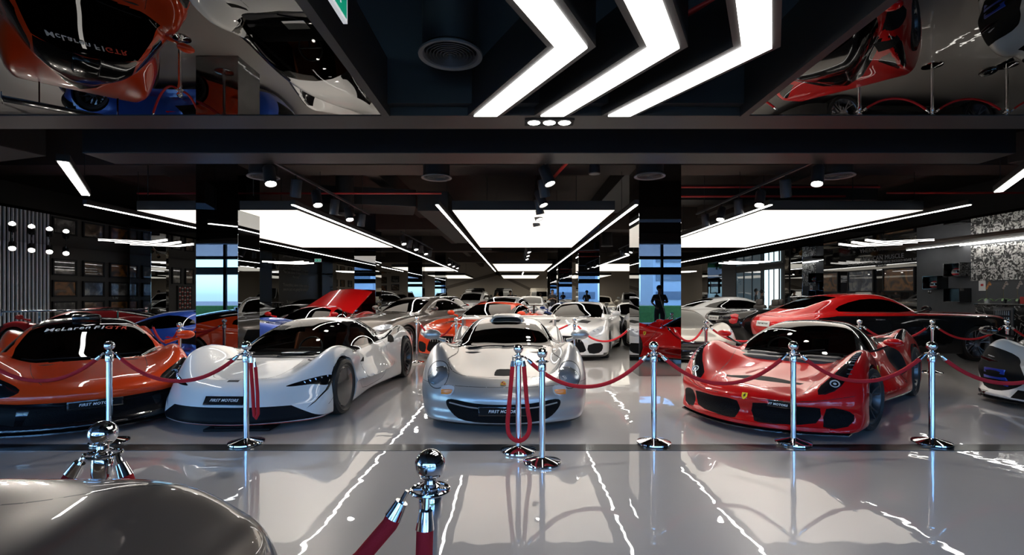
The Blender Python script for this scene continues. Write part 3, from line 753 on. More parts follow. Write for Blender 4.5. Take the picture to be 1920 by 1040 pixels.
# ---------------------------------------------------------------- air diffusers
def diffuser(x, y, z, label, R=.225, top=4.55):
    e = empty('air_diffuser', (x, y, z), 0, label, 'air vent', 'round ceiling diffusers')
    bm = bmesh.new(); add_lathe(bm, [(R*.87, .03), (R*.87, top-z), (0, top-z)], 32); bobj('duct_drop', bm, M_BEAM, e)
    bm = bmesh.new(); add_lathe(bm, [(R*.82, .03), (R, .0), (R*.99, -.012), (R*.86, -.006), (R*.80, .02)], 40); bobj('rim', bm, pm('diffuser_grey', (.16, .15, .145), .45), e)
    bm = bmesh.new()
    for k in range(7):
        r = R*(.76-.105*k); add_lathe(bm, [(r, -.005), (r-.012, .02), (r-.015, .018), (r-.004, -.008)], 32, close=True)
    bobj('ring_louvre', bm, pm('diffuser_ring', (.07, .068, .066), .5), e)
    bm = bmesh.new(); add_lathe(bm, [(R*.85, .031), (0, .031)], 24); bobj('plenum_back', bm, M_BLACKM, e)
for (x, y, z, s) in ((-.46, 3.47, 3.14, 'largest round air diffuser, hanging left of the glowing chevrons'), (-1.18, 7.34, 3.2, 'round air diffuser over the centre bay, left of the spotlight track'),
                     (1.95, 7.25, 3.2, 'round air diffuser in front of the right mirrored column'), (-3.72, 7.3, 3.2, 'round air diffuser at the start of the left spotlight track'),
                     (4.7, 7.25, 3.2, 'round air diffuser right of the right spotlight track'), (-3.8, 11.0, 3.25, 'round air diffuser behind the left spotlight track'),
                     (-1.2, 20, 3.3, 'small far air diffuser over the left edge of the centre aisle'), (3.4, 18.6, 3.3, 'small far air diffuser right of the second column')):
    diffuser(x, y, z, s)
# ---------------------------------------------------------------- ducts, pipes, pendant speaker
def duct(c, s, label, rz=0):
    o = box('air_duct', c, s, M_BEAM, None, .01, rz, smooth=False); tag(o, label, 'duct', 'rectangular ceiling ducts'); return o
duct((.4, 6.3, 3.34), (11.4, .5, .3), 'long black duct crossing the ceiling just behind the front beam')
duct((-3.6, 12.1, 3.75), (2.2, 1.3, .4), 'black duct over the left bay, level with its light panel', .25)
duct((-1.9, 14.8, 3.6), (.7, 7, .45), 'black duct running away beside the centre light panel')
duct((6.0, 11.6, 3.8), (4.5, .6, .35), 'black duct crossing over the right light panel')
duct((-9.5, 7.5, 3.7), (5.5, .9, .5), 'black duct over the left aisle behind the slanted light', -.3)
duct((2.9, 13.4, 4.38), (.9, 6, .42), 'black duct running away behind the right mirrored column')
duct((9.3, 7.85, 3.7), (3.5, .6, .45), 'black duct over the right aisle behind the slanted light', .3)
def pipe(p, q, r, label, mat=None):
    c = (Vector(p)+Vector(q))/2; bm = bmesh.new(); add_cyl(bm, Vector(p)-c, Vector(q)-c, r, seg=12); o = bobj('sprinkler_pipe', bm, mat or pm('sprinkler_red', (.45, .02, .015), .4), None); o.location = c; tag(o, label, 'pipe', 'red sprinkler pipes')
pipe((3.1, 9.95, 3.44), (6.6, 9.95, 3.44), .022, 'lower red sprinkler pipe right of the right column')
pipe((3.1, 10.1, 3.66), (7.4, 10.1, 3.66), .022, 'upper red sprinkler pipe right of the right column')
pipe((.95, 7.4, 3.65), (.55, 10.3, 3.65), .03, 'red sprinkler pipe running away over the centre bay')
pipe((-7.6, 9.95, 3.5), (-1.5, 9.95, 3.5), .02, 'red sprinkler pipe crossing behind the left column')
pipe((.9, 3.55, 3.3), (1.3, 3.0, 3.3), .02, 'short red pipe glimpsed between two glowing chevrons')
pipe((7.4, 9.9, 3.5), (12.5, 9.9, 3.5), .02, 'red sprinkler pipe over the right aisle')
e = empty('ceiling_speaker', (1.12, 7.1, 3.3), 0, 'small black cone speaker hanging on a wire from the ceiling', 'speaker')
bm = bmesh.new(); add_lathe(bm, [(0, .1), (.04, .11), (.065, .09), (.085, -.1), (.075, -.11), (0, -.1)], 20); bobj('cone', bm, M_SPOTB, e)
bm = bmesh.new(); add_cyl(bm, (0, 0, .1), (0, 0, 1.25), .004, seg=6); bobj('wire', bm, M_SPOTB, e)
# exit sign hanging in the front opening
def exit_sign(loc, rz, s, label):
    e = empty('exit_sign', loc, rz, label, 'exit sign', None)
    box('sign_board', (0, 0, 0), (s, .02, s*.5), pm('sign_white', (.8, .8, .8), .5, emit=(1, 1, 1), es=.35), e, smooth=False)
    g = pm('exit_green', (.0, .22, .12), .5, emit=(.0, .35, .2), es=.5)
    for d in (-1, 1):
        box('green_field', (0, d*.011, 0), (s*.92, .002, s*.42), g, e, smooth=False)
        wm = pm('sign_white', (.8, .8, .8), .5); y0, y1 = (d*.0125, d*.0135)
        bm = bmesh.new()
        add_prism(bm, [(-.36*s, 0), (-.26*s, .09*s), (-.26*s, .035*s), (-.12*s, .035*s), (-.12*s, -.035*s), (-.26*s, -.035*s), (-.26*s, -.09*s)], min(y0, y1), max(y0, y1), 'xzy')
        add_prism(bm, [(.0, -.16*s), (.0, .16*s), (.02*s, .16*s), (.02*s, -.16*s)], min(y0, y1), max(y0, y1), 'xzy')
        for poly in ([(.14, -.15), (.17, -.15), (.2, -.03), (.16, -.02)], [(.27, -.13), (.24, -.14), (.2, -.04), (.24, -.02)], [(.16, -.03), (.24, -.03), (.24, .09), (.17, .09)], [(.1, .02), (.17, .08), (.17, .05), (.11, -.01)], [(.24, .08), (.3, .0), (.28, -.01), (.23, .05)], [(.19+.03*math.cos(a*PI/4), .13+.03*math.sin(a*PI/4)) for a in range(8)]):
            add_prism(bm, [(a*s, b*s) for a, b in poly], min(y0, y1), max(y0, y1), 'xzy')
        bobj('pictogram', bm, wm, e, False)
    box('hanger', (0, 0, (4.59-loc[2]+s*.25)/2), (.01, .01, 4.59-loc[2]-s*.25), M_BLACKM, e, smooth=False)
exit_sign((-.82, 2.18, 2.86), PI/2, .40, 'green and white exit sign hanging at the top edge left of the chevrons')
exit_sign((-8.0, 20.0, 2.86), 0, .26, 'small green exit sign far off over the left aisle')
# ---------------------------------------------------------------- stanchions and ropes
def stanchion_meshes():
    bm = bmesh.new()
    add_lathe(bm, [(0, 0), (.165, 0), (.168, .012), (.165, .022), (.15, .028), (.06, .048), (.032, .058), (.0, .06)], 48); base = bm
    bm = bmesh.new(); add_lathe(bm, [(.026, .05), (.026, .86), (0, .86)], 28); pole = bm
    bm = bmesh.new(); add_lathe(bm, [(.026, .80), (.034, .805), (.036, .82), (.034, .868), (.028, .878), (.024, .886), (.03, .894), (.03, .899), (.02, .905), (.018, .915)]+[(.046*math.sin(a), .958-.046*math.cos(a)) for a in [.35+i*(PI-.35)/12 for i in range(13)]], 32); ball = bm
    bm = bmesh.new(); MM = Matrix.Translation((0, 0, .884))
    ring = [(.055+.006*math.cos(a), .006*math.sin(a)) for a in [2*PI*i/8 for i in range(8)]]
    add_lathe(bm, ring, 32, MM, close=True)
    for k in range(4): add_cyl(bm, (.02*math.cos(k*PI/2), .02*math.sin(k*PI/2), .884), (.055*math.cos(k*PI/2), .055*math.sin(k*PI/2), .884), .006, seg=8)
    ringb = bm; out = []
    for nm, b in (('base', base), ('pole', pole), ('ball_finial', ball), ('rope_ring', ringb)):
        me = bpy.data.meshes.new(nm); bmesh.ops.recalc_face_normals(b, faces=b.faces[:]); b.to_mesh(me); b.free(); me.materials.append(M_CHROME); smooth_me(me, 30); out.append(me)
    return out
ST_M = stanchion_meshes()
def stanchion(x, y, label, group='chrome rope stanchions'):
    e = empty('rope_stanchion', (x, y, .003 if 4.5 < y < 5 else 0), 0, label, 'stanchion', group)
    for me in ST_M: link(bpy.data.objects.new(me.name, me), e)
    return (x, y)
def rope(p, q, sag, label, r=.019, group='red velvet ropes', hang=None):
    """catenary-like rope between stanchions p and q (x,y); metal ends are parts"""
    c = Vector(((p[0]+q[0])/2, (p[1]+q[1])/2, .5)); d = Vector((q[0]-p[0], q[1]-p[1], 0)); L = d.length; u = d/L if L > 1e-6 else Vector((1, 0, 0))
    e0 = Vector((p[0], p[1], .884))+u*.06; e1 = Vector((q[0], q[1], .884))-u*.06; N = 28; P = []
    for i in range(N+1):
        t = i/N; P.append(e0.lerp(e1, t)-Vector((0, 0, sag*(1-abs(2*t-1)**2.1)+.0)))
    return rope_path(P, c, label, r, group)
def rope_path(P, c, label, r=.019, group='red velvet ropes'):
    e = empty('velvet_rope', (c[0], c[1], 0), 0, label, 'rope', group); c = Vector((c[0], c[1], 0))
    P = [Vector(a)-c for a in P]
    # arc length split: first 7 cm are metal ends
    def walk(P, s):
        acc = 0
        for i in range(len(P)-1):
            l = (P[i+1]-P[i]).length
            if acc+l >= s: return i, P[i].lerp(P[i+1], (s-acc)/l)
            acc += l
        return len(P)-2, P[-1]
    i, A = walk(P, .075); R = P[::-1]; j, B = walk(R, .075)
    mid = [A]+P[i+1:len(P)-1-j]+[B]
    bm = bmesh.new(); add_tube(bm, mid, r, 12); bobj('rope_sleeve', bm, M_RED_ROPE, e)
    for S, T in ((P[0], A), (P[-1], B)):
        dd = (T-S).normalized(); bm = bmesh.new()
        add_cyl(bm, S+dd*.035, T+dd*.01, r*.8, r*1.12, 14); add_tube(bm, [S, S+dd*.04], .008, 8)
        bobj('rope_end', bm, M_CHROME, e)
    return e
A = stanchion(-4.02, 4.9, 'chrome stanchion in front of the orange car')
B = stanchion(-2.65, 4.87, 'chrome stanchion in front of the white car with the long tail')
Cc = stanchion(.02, 4.62, 'chrome stanchion before the silver car, farther of the close pair, carrying a rope loop')
D = stanchion(.225, 4.3, 'chrome stanchion of the close pair before the silver car, the nearer one without a rope')
E = stanchion(1.35, 4.87, 'chrome stanchion between the silver and the red car')
F_ = stanchion(2.72, 4.87, 'chrome stanchion in front of the red car nose')
G = stanchion(4.08, 4.87, 'chrome stanchion at the flank of the red car, right of its front wheel')
H = stanchion(-1.5, 1.8, 'chrome stanchion standing behind the taupe foreground car')
I = stanchion(-.255, 1.47, 'closest chrome stanchion, cut off by the bottom edge')
A0 = (-5.39, 4.9); G2 = (5.45, 4.75)
J = stanchion(-5.63, 8.3, 'chrome stanchion beside the blue car, left of the mirrored column')
K = stanchion(1.19, 10.15, 'chrome stanchion before the white grand tourer')
L_ = stanchion(-1.23, 10.15, 'chrome stanchion before the orange grand tourer')
M_ = stanchion(3.5, 9.15, 'chrome stanchion just right of the right mirrored column')
N_ = stanchion(6.4, 9.25, 'chrome stanchion half hidden behind the red car roof')
O = stanchion(7.8, 9.3, 'chrome stanchion before the door of the black and red coupe')
Pp = stanchion(9.2, 9.3, 'chrome stanchion before the front wheel of the black and red coupe')
Qq = stanchion(-2.15, 10.72, 'chrome stanchion behind the tail of the white car')
rope(A0, A, .27, 'red rope sagging across the orange car from the left edge to its stanchion')
rope(A, B, .27, 'red rope sagging between the orange and the white car')
rope_path([(-2.6, 4.87, .884), (-2.605, 4.87, .75), (-2.59, 4.87, .55), (-2.575, 4.86, .36), (-2.56, 4.85, .28), (-2.54, 4.84, .26), (-2.52, 4.84, .3), (-2.53, 4.85, .5), (-2.55, 4.86, .7), (-2.57, 4.87, .84)], (-2.56, 4.86), 'red rope folded double, hanging straight down beside the white car nose', .016)
P = [(-.03, 4.6, .884)]
lp = catmull([(-.035, .80), (-.065, .45), (-.08, .27), (-.06, .16), (.02, .11), (.1, .16), (.125, .27), (.1, .45), (.07, .82)], 4, False)
P += [(x, 4.59, z) for x, z in lp]+[(.06, 4.6, .884)]
rope_path(P, (0.02, 4.6), 'red rope hanging in a closed loop on the farther of the close stanchion pair', .02)
rope(Cc, E, .30, 'red rope from the loop stanchion to the one between the silver and red cars')
rope(E, F_, .29, 'red rope sagging before the left half of the red car nose')
rope(F_, G, .27, 'red rope sagging before the front wheel of the red car')
rope(G, G2, .28, 'red rope leading from the red car to the right edge')
rope(H, (-2.9, 1.7), .5, 'red rope leaving the stanchion behind the taupe car to the left', .022)
rope(H, (-.9, 1.3), .45, 'red rope leaving the stanchion behind the taupe car to the right', .022) if 0 else rope_path([(-1.44, 1.79, .884), (-1.38, 1.78, .76), (-1.3, 1.86, .62), (-1.2, 1.92, .5), (-1.1, 1.98, .42)], (-1.3, 1.78), 'red rope slanting down to the right behind the taupe car', .022)
rope_path([(-.32, 1.46, .884), (-.37, 1.45, .79), (-.45, 1.43, .70), (-.55, 1.41, .62), (-.68, 1.37, .57), (-.82, 1.33, .55), (-1.0, 1.3, .56)], (-.6, 1.4), 'closest red rope, sweeping down to the left from the closest stanchion', .024)
rope_path([(-.255, 1.41, .884), (-.258, 1.40, .80), (-.262, 1.39, .6), (-.265, 1.385, .4), (-.26, 1.38, .2)], (-.26, 1.4), 'red rope hanging straight down from the closest stanchion', .024)
rope((-7.0, 9.52), J, .27, 'red rope across the flank of the blue car')
rope(J, (-5.98, 9.35), .1, 'short red rope vanishing behind the left mirrored column')
rope(L_, (-1.9, 9.8), .2, 'red rope left of the orange grand tourer stanchion') if 0 else None
rope(L_, K, .30, 'red rope linking the two stanchions behind the silver car')
rope(K, (2.05, 8.72), .30, 'red rope from the white grand tourer towards the right column')
rope((2.72, 8.70), M_, .25, 'red rope left of the stanchion by the light coupe nose')
rope(M_, (4.9, 9.2), .28, 'red rope passing in front of the light coupe nose')
rope(N_, O, .25, 'red rope from behind the red car roof to the next stanchion')
rope(O, Pp, .25, 'red rope sagging before the door of the black and red coupe')
rope(Pp, (10.6, 9.3), .28, 'red rope leading right past the front wheel of the black and red coupe')
rope(Qq, L_, .3, 'red rope between the white car tail and the orange grand tourer')
P_SILVER = dict(L=4.7, W=1.98, H=1.2, h=.022, belt=.80,
 xs=[0, .25, .55, .95, 1.3, 1.6, 2.2, 3.0, 3.7, 4.2, 4.7], ys=[0, .3, .55, .74, .88, 1.0],
 z=[[.50,.50,.50,.52,.50,.46],[.53,.54,.56,.62,.62,.56],[.58,.58,.62,.74,.77,.72],[.66,.66,.69,.84,.88,.84],[.74,.74,.74,.83,.86,.80],[.78,.78,.77,.80,.80,.70],
    [.80,.80,.78,.76,.74,.66],[.80,.80,.80,.82,.82,.74],[.80,.80,.80,.88,.92,.88],[.78,.78,.79,.84,.86,.78],[.70,.70,.70,.72,.72,.66]],
 plan=[(0, .93), (.4, .95), (.9, .965), (1.5, .93), (2.2, .91), (3.0, .95), (3.6, .99), (4.2, .98), (4.7, .93)],
 inset=[(.05, .10), (.15, .04), (.3, .01), (.5, 0), (.65, .015), (.85, .08)],
 nose=[(.05, .06), (.12, .0), (.2, .03), (.3, .02), (.42, .05), (.5, .1), (.6, .2), (.9, .5)], nose_k=.42, nose_p=2.3,
 tail=[(.1, .25), (.3, .06), (.5, .0), (.8, .05)], tail_k=.3, bottom=[(0, .07), (4.7, .09)],
 k=.13, kf=.16, kr=.12,
 can=[(1.3, .55), (1.55, .74), (1.9, .94), (2.25, 1.07), (2.6, 1.12), (3.0, 1.09), (3.6, .98), (4.3, .80), (4.7, .7)],
 canw=[(1.2, .60), (1.6, .68), (2.2, .70), (3.0, .64), (3.8, .46), (4.6, .3)], tumble=.55, crown=.16, kc=.14, kj=.05,
 wheels=[(.98, .32, .32, .95, .26), (3.55, .34, .34, .975, .3)], wheel_style='10', wheel_mat=M_BRUSH, cabin=(1.75, 2.75))
P_SILVER['regions'] = [
 ('bumper_gap', 'front', [(-.95, .49), (-.55, .475), (0, .47), (.55, .475), (.95, .49)], dict(center=1, line=.004, mi=1)),
 ('windscreen', 'top', [(1.38, -.64), (1.33, -.3), (1.31, 0), (1.33, .3), (1.38, .64), (1.8, .62), (2.19, .43), (2.21, .2), (2.21, -.2), (2.19, -.43), (1.8, -.62)], dict(center=1, z=(.77, 2), mat=M_GLASSD)),
 ('side_window', 'side', [(1.62, .82), (1.95, .93), (2.25, 1.02), (2.7, 1.03), (2.95, .98), (3.0, .84), (2.3, .815)], dict(mat=M_GLASSD, z=(.79, 2))),
 ('front_intake', 'front', catmull([(-.62, .30), (-.56, .345), (-.3, .315), (0, .305), (.3, .315), (.56, .345), (.62, .30), (.56, .2), (.4, .13), (0, .115), (-.4, .13), (-.56, .2)], 3), dict(center=1, mat=M_GRILLE, depth=.09, dir=(1, 0, 0))),
 ('hood_scoop', 'top', catmull([(.42, -.11), (.38, -.08), (.38, .08), (.42, .11), (.60, .09), (.62, 0), (.60, -.09)], 2), dict(center=1, mat=M_BLACKM, depth=.05, dir=(0, 0, -1))),
 ('headlamp', 'front', [(.745+.125*math.cos(t*PI/12), .565+.13*math.sin(t*PI/12)) for t in range(24)], dict(mat=pm('lamp_back', (.42, .44, .47), .25, .35), depth=.05, dir=(1, 0, 0), x=(0, 1.2))),
 ('side_light', 'front', catmull([(.53, .45), (.56, .385), (.67, .38), (.69, .43), (.66, .47), (.56, .475)], 2), dict(mat=M_LAMP, lift=.002)),
 ('hood_gap', 'top', [(.62, .66), (.42, .58), (.33, .3), (.32, 0)], dict(line=.010, mi=1)),
 ('hood_gap', 'top', [(.62, .66), (1.0, .60), (1.36, .62)], dict(line=.010, mi=1)),
 ('lamp_seal', 'front', [(.745+.133*math.cos(t*PI/12), .565+.138*math.sin(t*PI/12)) for t in range(24)], dict(mi=1)),
 ('lower_lip', 'front', [(-.99, .04), (.99, .04), (.99, .105), (-.99, .105)], dict(center=1, mi=1)),
 ('door_gap', 'side', [(1.5, .76), (1.42, .5), (1.5, .2), (2.6, .18), (2.75, .5), (2.85, .8)], dict(line=.008, mi=1)),
]
def make_silver():
    pt = paint('silver_paint', (.42, .415, .41), .55, .36)
    root, F = build_car('sports_car', P_SILVER, pt, 'silver race-bred coupe with round headlights, roof scoop and rear wing, nose to the rope')
    # lamps: glass covers, inner bowls
    for s in (1, -1):
        y, z = .745*s, .565; x = F.xat(y, z)
        bb = bmesh.new(); n = F.normal(x, y, z); q = n.to_track_quat('Z', 'Y').to_matrix().to_4x4()
        add_lathe(bb, [(.128, -.02), (.122, .012), (.09, .034), (.05, .046), (0, .05)], 32, Matrix.Translation((x, y, z)) @ q @ Matrix.Translation((0, 0, -.012)))
        bobj('headlamp_glass', bb, M_LENS, root)
        bb = bmesh.new()
        for dz, r in ((.035, .072), (-.062, .05)):
            add_lathe(bb, [(r, .0), (r*.8, -.03), (0, -.045)], 20, Matrix.Translation((x+.01, y, z)) @ q @ Matrix.Translation((0, dz, 0)))
        bobj('headlamp_bowl', bb, M_CHROME, root)
        bb = bmesh.new(); y2, z2 = .615*s, .41; x2 = F.xat(y2, z2); add_box(bb, (x2, y2, z2), (.035, .13, .055), rz=-.25*s, bevel=.01); bobj('turn_signal', bb, M_ORANGE_LENS, root)
    for s in (1, -1):
        bb = bmesh.new(); add_tube(bb, [(F.xat(s*y, z)-.004, s*y, z) for y, z in ((.26, .262), (.36, .27), (.46, .285), (.58, .305))], .008, 8); bobj('intake_bar', bb, pt, root)
        bb = bmesh.new(); add_tube(bb, [(F.xat(s*.40, z)+.02, s*.40, z) for z in (.13, .2, .27)], .01, 6); bobj('intake_divider', bb, M_DARK, root)
    # roof scoop
    bb = bmesh.new()
    prof = lambda w, z0, hh: catmull([(-w, z0), (-w*.96, z0+hh*.6), (-w*.7, z0+hh*.98), (0, z0+hh*1.05), (w*.7, z0+hh*.98), (w*.96, z0+hh*.6), (w, z0), (w*.5, z0-.01), (0, z0-.01), (-w*.5, z0-.01)], 2)
    rings = []
    for x, w, z0, hh in ((2.24, .235, 1.035, .105), (2.3, .26, 1.04, .125), (2.6, .25, 1.05, .12), (3.1, .16, 1.0, .09), (3.5, .08, .93, .03)):
        rings.append([bb.verts.new((x, u, v)) for u, v in prof(w, z0, hh)])
    inner = [bb.verts.new((2.235, u*.9, 1.085+(v-1.085)*.74)) for u, v in prof(.235, 1.035, .105)]
    deep = [bb.verts.new((2.42, u*.85, 1.09+(v-1.09)*.7)) for u, v in prof(.235, 1.035, .105)]
    n = len(rings[0]); seq = [deep, inner]+rings
    for A, B in zip(seq[:-1], seq[1:]):
        for i in range(n): bb.faces.new((A[i], A[(i+1) % n], B[(i+1) % n], B[i]))
    bb.faces.new(deep); bb.faces.new(rings[-1])
    for f in bb.faces:
        if f.calc_center_median().x < 2.43 and all(v in inner or v in deep for v in f.verts): f.material_index = 1
    bobj('roof_scoop', bb, [pt, M_BLACKM], root, True, 60)
    bb = bmesh.new()
    for dz in (-.022, .012): add_box(bb, (2.26, 0, 1.085+dz), (.03, .41, .008))
    bobj('scoop_slat', bb, M_DARK, root)
    # rear wing
    bb = bmesh.new(); add_prism(bb, [(4.25, 1.0), (4.3, 1.025), (4.45, 1.035), (4.62, 1.06), (4.62, 1.045), (4.45, 1.01), (4.3, .99)], -.86, .86, 'xzy'); bobj('rear_wing', bb, pt, root, True, 50)
    for s in (1, -1):
        bb = bmesh.new(); add_prism(bb, [(4.22, 1.0), (4.3, 1.04), (4.62, 1.08), (4.66, 1.03), (4.6, .72), (4.3, .74)], s*.86, s*.90, 'xzy'); bobj('wing_endplate', bb, pt, root, True, 30)
    mirror(root, F, 1.5, .93, 1.0, pt, (.16, .25, .14), arm=.86)
    wiper(root, F, [((1.42, .05), (1.5, -.5)), ((1.42, .5), (1.47, .02))])
    plate(root, F, .235, off=.014, w=.52, hgt=.10, tilt=0)
    # crest on the nose
    x = F.xat(0, .5); nn = F.normal(x, 0, .5); bb = bmesh.new(); q = nn.to_track_quat('Z', 'Y').to_matrix().to_4x4()
    add_prism(bb, [(-.03, .035), (0, .042), (.03, .035), (.03, 0), (.015, -.03), (0, -.042), (-.015, -.03), (-.03, 0)], 0, .004, 'xyz')
    add_prism(bb, [(-.022, .028), (-.002, .028), (-.002, .002), (-.022, .002)], .003, .0055, 'xyz', 1); add_prism(bb, [(.002, -.002), (.022, -.002), (.014, -.026), (.002, -.032)], .003, .0055, 'xyz', 1)
    o = bobj('crest', bb, [pm('gold', (.55, .35, .08), .3, 1), pm('crest_red', (.35, .01, .01), .4)], root, False); o.matrix_basis = Matrix.Translation(Vector((x, 0, .5))+nn*.004) @ q @ Matrix.Rotation(PI, 4, 'Z')
    finish_car(root, (-.14, 5.2), 0)
    return root
make_silver()
# ---------------------------------------------------------------- white long-tail hypercar
def circ(cx, cy, rx, ry=None, n=20): return [(cx+rx*math.cos(2*PI*i/n), cy+(ry or rx)*math.sin(2*PI*i/n)) for i in range(n)]
P_WHITE = dict(L=5.1, W=1.98, H=1.2, h=.022, belt=.74,
 xs=[0, .3, .6, .95, 1.3, 1.7, 2.2, 2.9, 3.5, 3.9, 4.5, 5.1], ys=[0, .3, .55, .74, .88, 1.0],
 z=[[.44,.43,.40,.38,.36,.34],[.52,.51,.51,.55,.56,.52],[.58,.57,.60,.70,.73,.68],[.63,.62,.65,.79,.86,.84],[.66,.66,.67,.76,.82,.80],[.68,.68,.68,.70,.70,.60],
    [.70,.70,.70,.68,.66,.58],[.76,.76,.76,.76,.74,.62],[.80,.80,.80,.88,.94,.90],[.78,.78,.80,.88,.94,.90],[.72,.72,.73,.75,.72,.64],[.62,.62,.62,.60,.56,.5]],
 plan=[(0, .90), (.4, .95), (.95, .985), (1.6, .95), (2.2, .90), (2.9, .93), (3.5, .985), (4.0, .97), (4.6, .85), (5.1, .66)],
 inset=[(.05, .06), (.15, .02), (.3, .0), (.45, .01), (.6, .03), (.85, .12)],
 nose=[(.05, .03), (.1, .0), (.2, .015), (.27, .04), (.35, .09), (.45, .15), (.55, .22), (.9, .42)], nose_k=.44, nose_p=2.2,
 tail=[(.1, .4), (.3, .15), (.5, .0), (.8, .05)], tail_k=.2, bottom=[(0, .07), (5.1, .09)],
 k=.13, kf=.10, kr=.12, side2=[(2.3, .38, .7, .22, .06)],
 can=[(1.1, .45), (1.3, .64), (1.55, .83), (1.85, 1.0), (2.2, 1.10), (2.6, 1.12), (3.1, 1.07), (3.8, .93), (4.5, .76), (5.1, .6)],
 canw=[(1.1, .60), (1.5, .76), (2.0, .80), (2.6, .76), (3.2, .62), (4.0, .40), (4.8, .2)], tumble=.75, crown=.22, kc=.18, kj=.06,
 wheels=[(.95, .34, .34, .975, .26), (3.72, .35, .35, .985, .30)], wheel_style='turbine', wheel_mat=pm('gunmetal', (.10, .10, .105), .3, .8), cabin=(1.75, 2.75), seat_mat=M_LEATHER_O, swy=0, cabw=.6, sidewall=.075)
wsW = [(1.27, .62), (1.20, .3), (1.17, 0), (1.20, -.3), (1.27, -.62), (1.55, -.66), (1.9, -.60), (2.12, -.52), (2.2, -.25), (2.22, 0), (2.2, .25), (2.12, .52), (1.9, .60), (1.55, .66)]
P_WHITE['regions'] = [
 ('windscreen', 'top', wsW, dict(center=1, z=(.64, 2), mat=M_GLASS)),
 ('side_window', 'side', catmull([(1.70, .76), (2.0, .93), (2.3, 1.03), (2.75, 1.02), (2.8, .78), (2.3, .74)], 2), dict(mat=M_GLASS, z=(.70, 2))),
 ('quarter_window', 'side', [(2.88, .80), (2.84, 1.0), (3.1, .98), (3.45, .86)], dict(mat=M_BLACKG, z=(.70, 2))),
 ('pillar', 'side', [(1.3, .68), (1.7, .98), (2.1, 1.10), (2.3, 1.06), (3.0, 1.05), (3.7, .90), (3.5, .82), (2.8, .735), (1.5, .69)], dict(mi=2, z=(.70, 2))),
 ('front_intake', 'front', [(-.66, .262), (0, .268), (.66, .262), (.82, .17), (.93, .105), (.6, .098), (0, .094), (-.6, .098), (-.93, .105), (-.82, .17)], dict(center=1, mat=pm('satin_black', (.006, .006, .008), .45, spec=.08), depth=.03, dir=(1, 0, 0))),
 ('red_pinstripe', 'front', [(-.97, .05), (.97, .05), (.97, .092), (-.97, .092)], dict(center=1, mi=3)),
 ('red_pinstripe', 'side', [(.5, .05), (4.6, .05), (4.6, .095), (.5, .095)], dict(mi=3)),
 ('headlamp', 'front', catmull([(.56, .455), (.70, .50), (.86, .535), (.935, .53), (.955, .49), (.93, .43), (.80, .455), (.66, .45)], 3), dict(mat=M_BLACKG, depth=.02, dir=(1, 0, 0), x=(0, 1.2))),
 ('lamp_blade', 'front', [(.955, .49), (.935, .38), (.86, .27), (.79, .21), (.86, .29), (.915, .38), (.93, .44)], dict(mi=2, x=(0, 1.2))),
 ('hood_vent', 'top', [(.95, .56), (1.12, .40), (1.17, .40), (1.05, .55)], dict(mat=M_BLACKM, depth=.03, dir=(.3, 0, -1))),
 ('hood_slot', 'top', [(.25, .09), (.25, -.04), (.29, -.04), (.29, .09)], dict(mi=1, mirror=False)),
 ('hood_gap', 'top', [(1.1, .36), (.7, .42), (.42, .36), (.32, .15), (.31, 0)], dict(line=.006, mi=1)),
 ('door_scoop', 'side', catmull([(2.95, .70), (3.12, .80), (3.2, .78), (3.15, .68)], 2), dict(mat=M_BLACKM, depth=.06, z=(.5, 2))),
 ('fender_vent', 'side', [(1.55, .56), (1.72, .61), (1.72, .59), (1.66, .55)], dict(mat=M_BLACKM, depth=.02)),
 ('door_gap', 'side', [(1.6, .72), (1.55, .5), (1.62, .2), (2.6, .16), (2.8, .4), (2.85, .74)], dict(line=.006, mi=1)),
 ('lower_gap', 'side', [(.62, .30), (.5, .22)], dict(line=.006, mi=1)),
]
P_WHITE['accent'] = pm('red_accent', (.6, .04, .02), .3, 0, 1)
def make_white():
    pt = paint('white_paint', (.74, .735, .73), 0, .3)
    root, F = build_car('hypercar', P_WHITE, pt, 'white long-tailed hypercar with covered front wheel discs and red pinstripe along its skirt')
    for s in (1, -1):
        # headlamp glass and projector dots
        for k in range(5):
            bb = bmesh.new(); y, z = s*(.72+.045*k), .478+.012*k; x = F.xat(y, z)+.012
            add_cyl(bb, (x, y, z), (x-.012, y, z), .014, seg=10)
            bobj('headlamp_element', bb, M_CHROME, root)
        # covered front wheel
        bb = bmesh.new(); add_lathe(bb, [(0, .01), (.06, .012), (.235, .0), (.25, -.015)], 40, Matrix.Rotation(-PI/2, 4, 'X')); o = bobj('wheel_cover', bb, pm('carbon_disc', (.06, .055, .05), .25, 0, .8), root)
        o.location = (.95, s*.962, .34)
        if s < 0: o.rotation_euler = (0, 0, PI)
    # paper on the dashboard
    o = box('notice_sheet', (1.42, -.1, .70), (.2, .3, .003), pm('paper', (.75, .75, .75), .6), root, smooth=False)
    wiper(root, F, [((1.22, .05), (1.42, -.45))])
    plate(root, F, .33, off=.004, w=.44, hgt=.10)
    # central roof spine + rear camera pod
    finish_car(root, (-3.12, 5.22), 3)
    return root
make_white()
